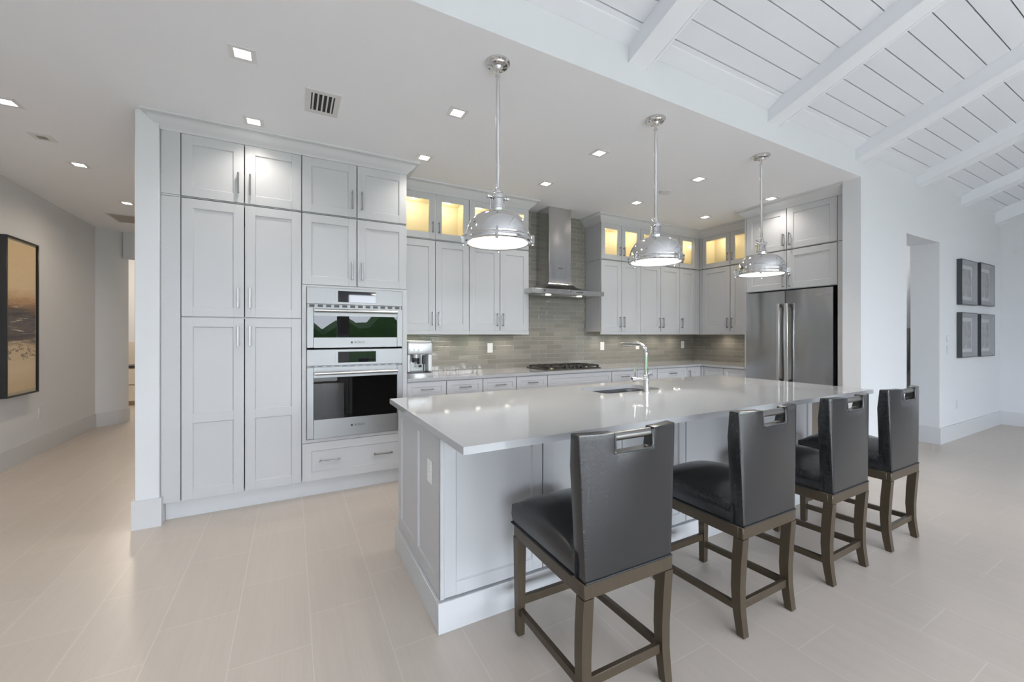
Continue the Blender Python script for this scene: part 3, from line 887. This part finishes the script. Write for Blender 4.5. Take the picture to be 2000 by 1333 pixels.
# ------------------------------------------------------------------ island
IX0, IX1, IY0, IY1 = .556, 3.862, 1.404, 2.69
BX0, BX1, BY0, BY1 = .60, 3.83, 1.80, 2.64
isl = thing('kitchen_island', 'long white panelled island base in the middle of the kitchen', 'island', (0, 0, 0))
m = MB(); t_ = .03
m.box(BX0+.02, BX0+.05, BY0+.02, BY1-.02, .02, CB-.002); m.box(BX1-.05, BX1-.02, BY0+.02, BY1-.02, .02, CB-.002)
m.box(BX0+.05, BX1-.05, BY0+.022, BY0+.05, .02, CB-.002); m.box(BX0+.05, BX1-.05, BY1-.05, BY1-.022, .02, CB-.002)
m.build('carcass', WHITE_PAINT, isl)
# stool side: six framed fronts
nx = [.614, 1.157, 1.712, 2.267, 2.822, 3.377, 3.828]
for a, b in zip(nx, nx[1:]):
    m = MB(); shaker(m, a+.003, b-.003, .150, CB-.004, BY0, st=.06); m.build('front_panel', WHITE_PAINT, isl)
m = MB(); m.box(BX0, .612, BY0+.001, BY0+.022, .146, CB-.003); m.build('corner_post', WHITE_PAINT, isl)
# left end: one panel with two recesses, built in its own frame then turned
def end_panel(x, rz, xo):
    m = MB(); st = .07
    # local x from 0 (far end, world y=BY1) to W (near end, world y=BY0)
    W = BY1-BY0-.004; z0, z1 = .146, CB-.003
    for a, b in ((0, st), (W/2-st/2, W/2+st/2), (W-st, W)): m.box(a, b, 0, .02, z0, z1)
    cuts = ((st, W/2-st/2), (W/2+st/2, W-st)); q = .006
    for a, b in cuts:
        m.box(a, b, 0, .02, z0, z0+st); m.box(a, b, 0, .02, z1-st, z1)
        m.loft([[(a, .002, z0+st), (b, .002, z0+st), (b, .002, z1-st), (a, .002, z1-st)],
                [(a+q, .010, z0+st+q), (b-q, .010, z0+st+q), (b-q, .010, z1-st-q), (a+q, .010, z1-st-q)]], caps=False)
        m.box(a+q-.001, b-q+.001, .010, .018, z0+st+q-.001, z1-st-q+.001)
    o = m.build('end_panel', WHITE_PAINT, isl)
    o.location = xo; o.rotation_euler = (0, 0, rz)
end_panel(0, -PI/2, (BX0, BY1-.002, 0))
end_panel(0, PI/2, (BX1, BY0+.002, 0))
for a, b in ((.61, 1.25), (1.25, 1.9), (1.9, 2.53), (2.53, 3.17), (3.17, 3.82)):   # kitchen side doors
    m = MB(); W = b-a; shaker(m, .003, W-.003, .150, CB-.004, 0); dd = m.build('door', WHITE_PAINT, isl)
    dd.location = (b, BY1, 0); dd.rotation_euler = (0, 0, PI)
    pull(dd, .05, .80, 0, .14)
m = MB(); p_ = .014
m.box(BX0-p_, BX1+p_, BY0-p_, BY0+.02, 0, .142, .002); m.box(BX0-p_, BX0+.02, BY0+.02, BY1+.018, 0, .142, .002)
m.box(BX1-.02, BX1+p_, BY0+.02, BY1-.02, 0, .142, .002); m.box(BX0+.021, BX1-.021, BY1-.06, BY1-.02, 0, .142, .002)
m.build('plinth', TRIM_PAINT, isl)
outlet('white outlet on the left end of the island', (BX0-.0005+.010, 1.985, .688), -PI/2, OUTLET, group=None)

def rrect(x0, x1, y0, y1, r, n=6):
    pts = []
    for cx, cy, a0 in ((x1-r, y1-r, 0), (x0+r, y1-r, PI/2), (x0+r, y0+r, PI), (x1-r, y0+r, 1.5*PI)):
        for i in range(n+1):
            a = a0 + PI/2*i/n
            pts.append((cx+r*math.cos(a), cy+r*math.sin(a)))
    return pts
SX0, SX1, SY0, SY1 = 1.93, 2.50, 2.19, 2.51
it = MB()
it.slab_hole([(IX0, IY0), (IX1, IY0), (IX1, IY1), (IX0, IY1)], rrect(SX0, SX1, SY0, SY1, .07), CB, CT)
tag(it.build('island_countertop', QUARTZ), 'large white quartz top on the island, overhanging the stools', 'countertop')
sk = thing('sink', 'undermount steel sink sunk in the island top', 'sink', ((SX0+SX1)/2, (SY0+SY1)/2, CB))
m = MB()
def rr(d, z, r): return [(x-(SX0+SX1)/2, y-(SY0+SY1)/2, z) for x, y in rrect(SX0-d, SX1+d, SY0-d, SY1+d, r)]
m.loft([rr(.02, -.002, .08), rr(.004, -.002, .074), rr(.0, -.012, .07), rr(-.004, -.17, .066), rr(-.03, -.20, .05)], caps=False)
fl = [m.bm.verts.new(p) for p in rr(-.03, -.20, .05)]; m.bm.faces.new(fl)
bmesh.ops.remove_doubles(m.bm, verts=m.bm.verts[:], dist=1e-5)
m.build('basin', SINK_STEEL, sk)
MB().lathe([(.045, -.1995), (.045, -.196), (.03, -.194), (.03, -.198)], 20).build('drain', CHROME, sk)
fc = thing('kitchen_faucet', 'chrome single-spout faucet behind the island sink', 'faucet', (2.253, 2.128, CT))
MB().lathe([(.028, .0), (.028, .006), (.021, .010), (.020, .085), (.024, .09), (.024, .098), (.020, .103), (.019, .118), (.016, .124)], 20).build('faucet_body', CHROME, fc)
sp = []
for i in range(9):
    a = PI/2*i/8
    sp.append((0, .07*(1-math.cos(a)), .275+.07*math.sin(a)))
m = MB(); m.tube([(0, 0, .12)] + sp + [(0, .13, .345)], .0145, 14); m.tube([(0, .12, .345), (0, .245, .345)], .0165, 14); m.tube([(0, .145, .338), (0, .235, .332)], .006, 8)
m.build('spout', CHROME, fc)
m = MB(); m.tube([(0, 0, .09), (-.055, .045, .09)], .014, 12); m.tube([(-.055, .045, .09), (-.072, .060, .09)], .018, 12); m.build('valve', CHROME, fc)
m = MB(); m.lathe([(.010, 0), (.010, .003)], 14, mat=Matrix.Translation((-.074, .0605, .095)) @ Matrix.Rotation(PI/2, 4, 'X')); m.build('valve_cap', BLACK_PLASTIC, fc)
m = MB(); m.tube([(-.060, .048, .10), (-.064, .050, .20)], .004, 8); m.build('lever', CHROME, fc)
m = MB(); m.tube([(.010, -.006, .13), (.040, -.02, .145)], [.010, .005], 8); m.tube([(.03, -.010, .120), (.045, -.03, .16)], .004, 6); m.build('spray_holder', CHROME, fc)
for i, (x, y, lab) in enumerate(((2.569, 2.149, 'left of the two small chrome buttons in the island top beside the faucet'), (2.606, 2.134, 'right of the two small chrome buttons in the island top beside the faucet'))):
    b = MB().lathe([(.014, 0), (.014, .003), (.010, .005), (.009, .010), (.006, .011)], 16); o = b.build('sink_button', CHROME); o.location = (x, y, CT); tag(o, lab, 'button', 'sink buttons on the island')

# ------------------------------------------------------------------ bar stools
def make_stool(label):
    o = thing('bar_stool', label, 'stool', (0, 0, 0), 0, 'charcoal leather stools along the island')
    RT = .502
    # seat cushion
    m = MB(); n = 14; W2, y0, y1 = .222, -.215, .268
    def P(u, v):
        x = -W2 + 2*W2*u; y = y0 + (y1-y0)*v
        e = (1-abs(2*u-1)**5)*(1-abs(2*v-1)**5)
        e2 = (1-(2*u-1)**2)*(1-(2*v-1)**2)
        return (x, y, .590 + .028*e**.5 + .050*e2)
    V = [[m.bm.verts.new(P(i/n, j/n)) for j in range(n+1)] for i in range(n+1)]
    for i in range(n):
        for j in range(n): m.bm.faces.new((V[i][j], V[i+1][j], V[i+1][j+1], V[i][j+1]))
    loop = [V[i][0] for i in range(n+1)] + [V[n][j] for j in range(1, n+1)] + [V[i][n] for i in range(n-1, -1, -1)] + [V[0][j] for j in range(n-1, 0, -1)]
    low = [m.bm.verts.new((v.co.x*.985, v.co.y*.99, RT)) for v in loop]
    midv = [m.bm.verts.new((v.co.x*1.01, v.co.y*1.005, (v.co.z+RT)/2)) for v in loop]
    for a, b in ((loop, midv), (midv, low)):
        for i in range(len(a)):
            j = (i+1) % len(a); m.bm.faces.new((a[i], b[i], b[j], a[j]))
    m.bm.faces.new(low)
    m.build('seat', LEATHER, o, 60)
    # piping line at the foot of the seat
    lp = [(-W2, y1), (W2, y1)]
    m = MB(); m.tube([(-W2-.002, -.20, RT+.004), (-W2-.002, y1+.003, RT+.004), (W2+.002, y1+.003, RT+.004), (W2+.002, -.20, RT+.004)], .004, 6)
    m.build('seat_welt', simple_black, o)
    # curved back with a grip cut-out
    zt, zn, zb = 1.022, .945, RT-.002
    nh = .094
    def wid(z): return .210 + .028*((z-zb)/(zt-zb))
    zl = [zb, .52, .60, .68, .76, .84, .90, zn, .97, 1.0, zt]
    fx = [-1, -.9, -.75, -.57, -.3942, -.25, -.1, .1, .25, .3942, .57, .75, .9, 1]
    def rear(x, z):
        lean = .018*((z-zb)/(zt-zb))
        q = max(0, min(1, (z-zb)/(zt-zb)))
        return -.262 - .002*0 - lean + .034*q**.8*((x/.24)**2-.25)
    m = MB(); th = .062
    A = {}; Bk = {}
    def xx(i, z):
        f = fx[i]
        return f*wid(z) if abs(abs(f)-.3942) > 1e-6 or z < zn-1e-6 else math.copysign(nh, f)
    for i in range(len(fx)):
        for j, z in enumerate(zl):
            x = xx(i, z); r = rear(x, z)
            thz = th*(1-.25*max(0, (z-.9)/.12)) 
            A[i, j] = m.bm.verts.new((x, r, z)); Bk[i, j] = m.bm.verts.new((x, r+thz, z))
    i0, i1 = 4, 9; jn = 7
    cells = {(i, j) for i in range(len(fx)-1) for j in range(len(zl)-1) if not (i0 <= i < i1 and j >= jn)}
    for (i, j) in cells:
        m.bm.faces.new((A[i, j], A[i+1, j], A[i+1, j+1], A[i, j+1])); m.bm.faces.new((Bk[i, j], Bk[i, j+1], Bk[i+1, j+1], Bk[i+1, j]))
        for (di, dj, e) in ((-1, 0, ((i, j), (i, j+1))), (1, 0, ((i+1, j), (i+1, j+1))), (0, -1, ((i, j), (i+1, j))), (0, 1, ((i, j+1), (i+1, j+1)))):
            if (i+di, j+dj) not in cells:
                a, b = e; m.bm.faces.new((A[a], A[b], Bk[b], Bk[a]))
    for v in [v for v in m.bm.verts if not v.link_faces]: m.bm.verts.remove(v)
    bmesh.ops.recalc_face_normals(m.bm, faces=m.bm.faces[:])
    es = [e for e in m.bm.edges if len(e.link_faces) == 2 and e.calc_face_angle(0) > .9]
    bmesh.ops.bevel(m.bm, geom=es, offset=.007, segments=2, affect='EDGES', profile=.6)
    bk = m.build('backrest', LEATHER, o, 50)
    m = MB(); yh = rear(0, 1.0)+.022
    m.tube([(-nh+.001, yh+.004, 1.002), (nh-.001, yh+.004, 1.002)], .016, 14); m.build('grip_bar', simple_grip, bk)
    m = MB()
    zz = .948
    m.tube([(-nh+.003, rear(nh, 1.0)+.004, 1.015), (-nh+.003, rear(nh, zz), zz+.012), (-nh+.012, rear(nh, zz)-.001, zz), (nh-.012, rear(nh, zz)-.001, zz), (nh-.003, rear(nh, zz), zz+.012), (nh-.003, rear(nh, 1.0)+.004, 1.015)], .0035, 6)
    m.build('grip_trim', simple_seam, bk)
    m = MB(); m.tube([(fx[i]*wid(zb)*1.0, rear(fx[i]*wid(zb), zb)-.001, zb+.004) for i in range(len(fx))], .0038, 6); m.build('back_welt', simple_black, bk)
    # wooden frame
    m = MB(); 
    m.box(-.216, .216, .225, .262, .446, RT-.001, .003); m.box(-.216, .216, -.262, -.222, .446, RT-.001, .003)
    m.box(-.218, -.183, -.24, .24, .446, RT-.001, .003); m.box(.183, .218, -.24, .24, .446, RT-.001, .003)
    m.build('apron', BRONZE, o)
    for s in (-1, 1):
        m = MB()   # straight tapering front leg
        m.loft([[(s*.196-h, .242-h, z), (s*.196+h, .242-h, z), (s*.196+h, .242+h, z), (s*.196-h, .242+h, z)] for z, h in ((0.004, .0165), (.25, .0195), (.4455, .0215))])
        m.box(s*.196-.013, s*.196+.013, .229, .255, 0, .004, 0, 1)
        m.build('leg', [BRONZE, BLACK_PLASTIC], o)
        m = MB()   # sabre rear leg
        rg = []
        for z, yc, hx, hy in ((.004, -.247, .018, .017), (.06, -.238, .019, .0185), (.13, -.229, .020, .020), (.22, -.226, .021, .022), (.33, -.231, .022, .023), (.4455, -.240, .022, .0225)):
            xc = s*(.194+.002*(z/.44))
            rg.append([(xc-hx, yc-hy, z), (xc+hx, yc-hy, z), (xc+hx, yc+hy, z), (xc-hx, yc+hy, z)])
        m.loft(rg); m.box(s*.194-.013, s*.194+.013, -.260, -.234, 0, .004, 0, 1)
        m.build('leg', [BRONZE, BLACK_PLASTIC], o)
        m = MB(); m.loft([[(s*.196-.010, -.212, .108), (s*.196+.010, -.212, .108), (s*.196+.010, -.212, .140), (s*.196-.010, -.212, .140)],
                          [(s*.196-.010, .226, .095), (s*.196+.010, .226, .095), (s*.196+.010, .226, .127), (s*.196-.010, .226, .127)]])
        m.build('stretcher', BRONZE, o)
    MB().box(-.178, .178, .230, .254, .135, .172, .002).build('stretcher', BRONZE, o)
    MB().box(-.171, .171, -.240, -.220, .112, .150, .002).build('stretcher', BRONZE, o)
    return o
simple_black = simple('black_welt_cord', (.012, .012, .013), .5, var=.1)
simple_seam = simple('leather_edge_seam', (.07, .072, .075), .3, var=.1)
simple_grip = simple('pewter_grip', (.30, .295, .285), .32, 1.0, var=.05)
stool_labels = ['charcoal leather bar stool closest to the camera, at the left end of the island',
                'second charcoal leather bar stool along the island from the left',
                'third charcoal leather bar stool along the island from the left',
                'charcoal leather bar stool farthest right along the island']
st0 = make_stool(stool_labels[0])
for i, (x, y, a) in enumerate(((1.109, 1.376, -1.0), (1.992, 1.372, 0), (2.785, 1.374, .5), (3.518, 1.374, 0))):
    s = st0 if i == 0 else copy_tree(st0)
    s.location = (x, y, 0); s.rotation_euler = (0, 0, math.radians(a)); s['label'] = stool_labels[i]

# ------------------------------------------------------------------ pendants
def make_pendant(label):
    o = thing('pendant_lamp', label, 'lamp', (0, 0, CZ), 0, 'chrome pendants over the island')
    def z(v): return v-CZ
    MB().lathe([(.072, z(2.9595)), (.072, z(2.950)), (.062, z(2.944)), (.058, z(2.936)), (.030, z(2.930)), (.022, z(2.915)), (.010, z(2.905))], 36).build('ceiling_canopy', CHROME, o)
    m = MB()
    for k in range(4):
        a = PI/4+k*PI/2; m.lathe([(.006, z(2.934)), (.006, z(2.944))], 10, (.05*math.cos(a), .05*math.sin(a)))
    m.build('canopy_screw', BLACK_PLASTIC, o)
    m = MB(); m.lathe([(.0115, z(2.21)), (.0115, z(2.875)), (.015, z(2.877)), (.015, z(2.889)), (.008, z(2.892)), (.008, z(2.912))], 16); m.build('stem', CHROME, o)
    m = MB(); m.lathe([(.044, z(2.083)), (.046, z(2.092)), (.048, z(2.100)), (.040, z(2.106)), (.040, z(2.120)), (.036, z(2.123)), (.036, z(2.160)), (.040, z(2.163)), (.040, z(2.182)), (.034, z(2.192)), (.022, z(2.197)), (.020, z(2.218)), (.013, z(2.226))], 28)
    for s in (-1, 1):
        m.tube([(s*.036, 0, z(2.172)), (s*.062, 0, z(2.172))], .006, 8); m.lathe([(.012, -.007), (.012, .007)], 12, mat=Matrix.Translation((s*.062, 0, z(2.172))) @ Matrix.Rotation(PI/2, 4, 'Y'))
        m.tube([(s*.062, -.022, z(2.172)), (s*.062, .022, z(2.172))], .004, 6)
        m.tube([(s*.018, .012, z(2.200)), (s*.040, .022, z(2.216))], .006, 6)
        m.tube([(s*.042, .01, z(2.10)), (s*.044, .01, z(2.185))], .005, 6)
    m.build('socket_housing', CHROME, o)
    # spun dome: outside and a thin inside
    prof = [(.1905, 1.934), (.1895, 1.944), (.186, 1.960), (.180, 1.985), (.170, 2.010), (.155, 2.034), (.134, 2.054), (.108, 2.069), (.078, 2.079), (.046, 2.085)]
    m = MB(); m.lathe([(r, z(v)) for r, v in prof] + [(r-.003, z(v)-.003) for r, v in prof[::-1]], 56, cap0=False, cap1=False); m.build('shade', CHROME, o, 50)
    m = MB(); m.lathe([(.176, z(1.914)), (.176, z(1.903)), (.190, z(1.900)), (.196, z(1.906)), (.198, z(1.918)), (.196, z(1.930)), (.200, z(1.934)), (.200, z(1.940)), (.188, z(1.942))], 56, cap0=False, cap1=False); rim = m.build('rim', CHROME, o, 50)
    for k in range(4):
        a = math.radians(62+90*k); c, s = math.cos(a), math.sin(a)
        R = Matrix.Rotation(a, 4, 'Z')
        m = MB(); m.box(.194, .214, -.009, .009, z(1.905), z(1.946), .002, mat=R); m.tube([(.206*c, .206*s, z(1.892)), (.206*c, .206*s, z(1.952))], .0045, 8); m.lathe([(.008, z(1.888)), (.008, z(1.898))], 10, (.206*c, .206*s))
        m.build('clamp', [CHROME], rim)
    m = MB(); prof = [(.001, 1.898), (.06, 1.899), (.12, 1.902), (.177, 1.908), (.177, 1.913), (.001, 1.913)]
    m.lathe([(r, z(v)) for r, v in prof], 48); m.build('glass_diffuser', DIFFUSER, o)
    lamp('pendant_bulb', 'AREA', (0, 0, z(1.885)), 4, (1, .95, .87), o, shape='DISK', size=.33)
    return o
pl = ['chrome dome pendant over the left part of the island, largest in view', 'middle of the three chrome dome pendants over the island', 'chrome dome pendant nearest the refrigerator']
p0 = make_pendant(pl[0])
for i, (x, y) in enumerate(((1.059, 2.132), (2.359, 2.136), (3.666, 2.126))):
    p = p0 if i == 0 else copy_tree(p0)
    p.location = (x, y, CZ); p['label'] = pl[i]; p.rotation_euler = (0, 0, (0.0, .5, 1.0)[i])

# ------------------------------------------------------------------ ceiling fixtures
def make_downlight(label, watt, col, spread=2.35):
    o = thing('recessed_light', label, 'light', (0, 0, CZ), 0, 'square recessed ceiling lights')
    m = MB(); a, b = .066, .040
    m.slab_hole([(-a, -a), (a, -a), (a, a), (-a, a)], [(-b, -b), (b, -b), (b, b), (-b, b)], -.004, -.0005)
    m.build('trim_plate', simple_trim, o)
    MB().box(-b, b, -b, b, -.002, -.0008).build('lens', LENS, o)
    lamp('downlight_bulb', 'SPOT', (0, 0, -.012), watt, col, o, spot_size=spread, spot_blend=.9, shadow_soft_size=.04)
    return o
simple_trim = simple('downlight_trim', (.72, .72, .72), .5, var=.02)
WARM = (1, .84, .66); KIT = (1, .93, .85)
spots = [(-.245, 2.75, 'recessed light in the ceiling nearest the camera, left of the air vent'),
         (1.043, 2.75, 'recessed light just left of the first pendant stem'),
         (2.365, 2.77, 'recessed light between the first and middle pendants'),
         (3.655, 2.75, 'recessed light between the middle and right pendants'),
         (4.92, 2.74, 'recessed light close above the refrigerator cabinets'),
         (-.250, 3.585, 'recessed light close in front of the pantry crown'),
         (1.045, 3.587, 'recessed light at the right end of the oven tower crown'),
         (2.352, 3.60, 'recessed light in front of the hood chimney'),
         (3.650, 3.597, 'recessed light above the right side of the hood, left of the middle pendant stem'),
         (4.910, 3.595, 'recessed light nearest the inside corner of the wall cabinets'),
         (-1.715, 4.086, 'hall recessed light cut by the left edge of the picture'),
         (-1.748, 5.274, 'hall recessed light between the painting and the pantry wall'),
         (-1.752, 6.54, 'hall recessed light deepest in, before the return grille')]
d0 = None
for i, (x, y, lab) in enumerate(spots):
    if i == 0: o = d0 = make_downlight(lab, DL_WATT, KIT)
    elif i == 10:
        o = h0 = make_downlight(lab, HALL_WATT, WARM, 2.95)
    else: o = copy_tree(d0 if i < 10 else h0)
    o.location = (x, y, CZ); o['label'] = lab

av = thing('air_vent', 'white ceiling air vent with five dark louvers above the pantry', 'vent', (.185, 3.075, CZ))
m = MB(); m.slab_hole([(-.105, -.155), (.105, -.155), (.105, .155), (-.105, .155)], [(-.072, -.115), (.072, -.115), (.072, .115), (-.072, .115)], -.006, -.0005); m.build('vent_frame', GRILLE, av)
MB().box(-.072, .072, -.115, .115, -.0015, -.0006).build('dark_opening', DARK, av)
for k in range(5):
    x = -.058+k*.029
    m = MB(); m.loft([[(x-.006, y, -.006), (x-.004, y, -.007), (x+.005, y, -.0025), (x+.003, y, -.0018)] for y in (-.115, .115)]); m.build('louver', GRILLE, av)
rg = thing('return_grille', 'beige return-air grille in the hall ceiling', 'vent', (-1.86, 7.43, CZ))
MB().box(-.29, .29, -.24, .24, -.006, -.0005, .002).build('grille_frame', GRILLE, rg)
m = MB()
for k in range(19): m.box(-.26, .26, -.215+k*.0225, -.215+k*.0225+.014, -.010, -.006)
m.build('grille_slats', GRILLE_HALL, rg)
sp_ = thing('ceiling_fixture', 'unlit square ceiling fixture in the hall beside the lit ones', 'fixture', (-1.765, 4.68, CZ))
MB().box(-.066, .066, -.066, .066, -.004, -.0005, .001).build('trim_plate', simple_trim, sp_)
MB().box(-.03, .03, -.03, .03, -.006, -.004, .001).build('sensor', PULL, sp_)
sd_ = MB().lathe([(.062, -.0005), (.062, -.012), (.050, -.018), (.02, -.019)], 28)
o = sd_.build('ceiling_disc', simple('disc_plastic', (.66, .66, .66), .5, var=.02)); o.location = (3.636, 3.166, CZ)
tag(o, 'flat round detector on the ceiling behind the middle pendant stem', 'detector')

# ------------------------------------------------------------------ pictures
pic = thing('framed_painting', 'tall abstract tan and black painting in a black frame on the hall wall', 'painting', (LX, 6.19, 1.548), PI/2)
# local: x along world +y, -y faces the hall (+x world)
w2, h2, dp = .292, .812, .08
m = MB(); b = .016
m.box(-w2, -w2+b, -dp, -.002, -h2, h2, .002); m.box(w2-b, w2, -dp, -.002, -h2, h2, .002); m.box(-w2+b, w2-b, -dp, -.002, h2-b, h2); m.box(-w2+b, w2-b, -dp, -.002, -h2, -h2+b)
m.build('frame', FRAME_BLACK, pic)
MB().box(-w2+b, w2-b, -dp+.022, -.004, -h2+b, h2-b).build('liner', CREAM_MAT, pic)
MB().box(-w2+b+.03, w2-b-.03, -dp+.012, -dp+.0225, -h2+b+.03, h2-b-.03).build('canvas', ART, pic)

fl_ = ['upper left of the four gray framed prints', 'upper right of the four gray framed prints', 'lower left of the four gray framed prints', 'lower right of the four gray framed prints']
def make_print():
    o = thing('framed_print', '', 'picture', (0, 0, 0), 0, 'gray framed prints on the right wall')
    w, h, d, b = .305, .30, .052, .012
    m = MB(); m.box(-w, -w+b, -d, -.001, -h, h, .002); m.box(w-b, w, -d, -.001, -h, h, .002); m.box(-w+b, w-b, -d, -.001, h-b, h); m.box(-w+b, w-b, -d, -.001, -h, -h+b)
    m.build('frame', FRAME_GRAY, o)
    m = MB(); a = w-b; c = h-b; q = .055
    R1 = [(-a, -d+.002, -c), (a, -d+.002, -c), (a, -d+.002, c), (-a, -d+.002, c)]
    R2 = [(-a+q, -.016, -c+q), (a-q, -.016, -c+q), (a-q, -.016, c-q), (-a+q, -.016, c-q)]
    m.loft([R1, R2], caps=False); m.build('silver_bevel', FRAME_SILVER, o)
    MB().box(-a+q, a-q, -.015, -.010, -c+q, c-q).build('mat_board', MAT_BOARD, o)
    MB().box(-a+q+.05, a-q-.05, -.0165, -.0145, -c+q+.05, c-q-.05).build('print', GART, o)
    return o
pr = make_print()
for i, (x, z) in enumerate(((8.005, 2.066), (8.75, 2.08), (8.005, 1.365), (8.75, 1.360))):
    o = pr if i == 0 else copy_tree(pr)
    o.location = (x, WY, z); o['label'] = fl_[i]

th_ = MB().lathe([(.040, 0), (.040, .014), (.030, .020), (.012, .021)], 24, mat=Matrix.Rotation(PI/2, 4, 'X'))
o = th_.build('thermostat', OUTLET_G); o.location = (7.372, WY, 1.318); tag(o, 'small round gray thermostat on the wall right of the doorway', 'thermostat')
outlet('gray light switch below the round thermostat', (7.372, WY, 1.170), 0, OUTLET_G, 'light_switch', None, 'switch')
outlet('gray outlet low on the wall below the four prints', (7.713, WY, .452), 0, OUTLET_G, group=None)
outlet('gray outlet low on the hall wall beneath the painting', (LX, 6.70, .475), PI/2, OUTLET_G, group=None)
o = MB().lathe([(.065, 0), (.065, .01), (.05, .014)], 28, mat=Matrix.Rotation(-PI/2, 4, 'Y')).build('wall_disc', WALL_PAINT); o.location = (EX, 1.74, 2.62)
tag(o, 'faint white round disc high on the right end wall', 'detector')

# chest in the den beyond the hall
ch = thing('console_chest', 'tan chest with a dark top seen through the far hall opening', 'chest', (-2.5, 10.4, 0))
MB().box(-.7, .9, 0, .5, .06, .73, .004).build('body', TAN_WOOD, ch)
MB().box(-.72, .92, -.02, .5, .73, .765, .004).build('top', BLACK_PLASTIC, ch)
for k in range(2):
    MB().box(-.68, .88, -.018, 0, .09+k*.32, .39+k*.32, .003).build('drawer', CREAM_WOOD, ch)
MB().box(-.66, .86, .03, .09, 0, .06).build('plinth', TAN_WOOD, ch)
struct(MB().box(-4.15, -.5, 11.12, 11.2, 0, 1.22).build('trim_9', CREAM_WOOD))

# hedge in the garden behind the camera (seen only in reflections)
hm = MB(); n = 60
rows = []
for i in range(n+1):
    x = -12+32*i/n
    b = .35*math.sin(i*1.7)+.25*math.sin(i*.63+1)
    rows.append([(x, -14+.4*b, -.1), (x, -13.8+.5*b, .9), (x, -14+.3*b, 1.9+b), (x, -15, 2.2+b), (x, -16, -.1)])
hm.loft(rows, close=False, caps=False)
o = hm.build('hedge', HEDGE); tag(o, 'green hedge outside beyond the garden doors', 'hedge', kind='stuff')

lamp('passage_fill', 'POINT', (7.6, 2.42, 2.75), 12, (1, .95, .9), shadow_soft_size=.1)  # added fill light, no real fixture; lifts the dark slice behind the doorway
lamp('den_fill', 'POINT', (-2.4, 9.6, 2.7), 45, (1, .88, .72), shadow_soft_size=.15)  # unseen fill added to brighten the den, not an actual lamp
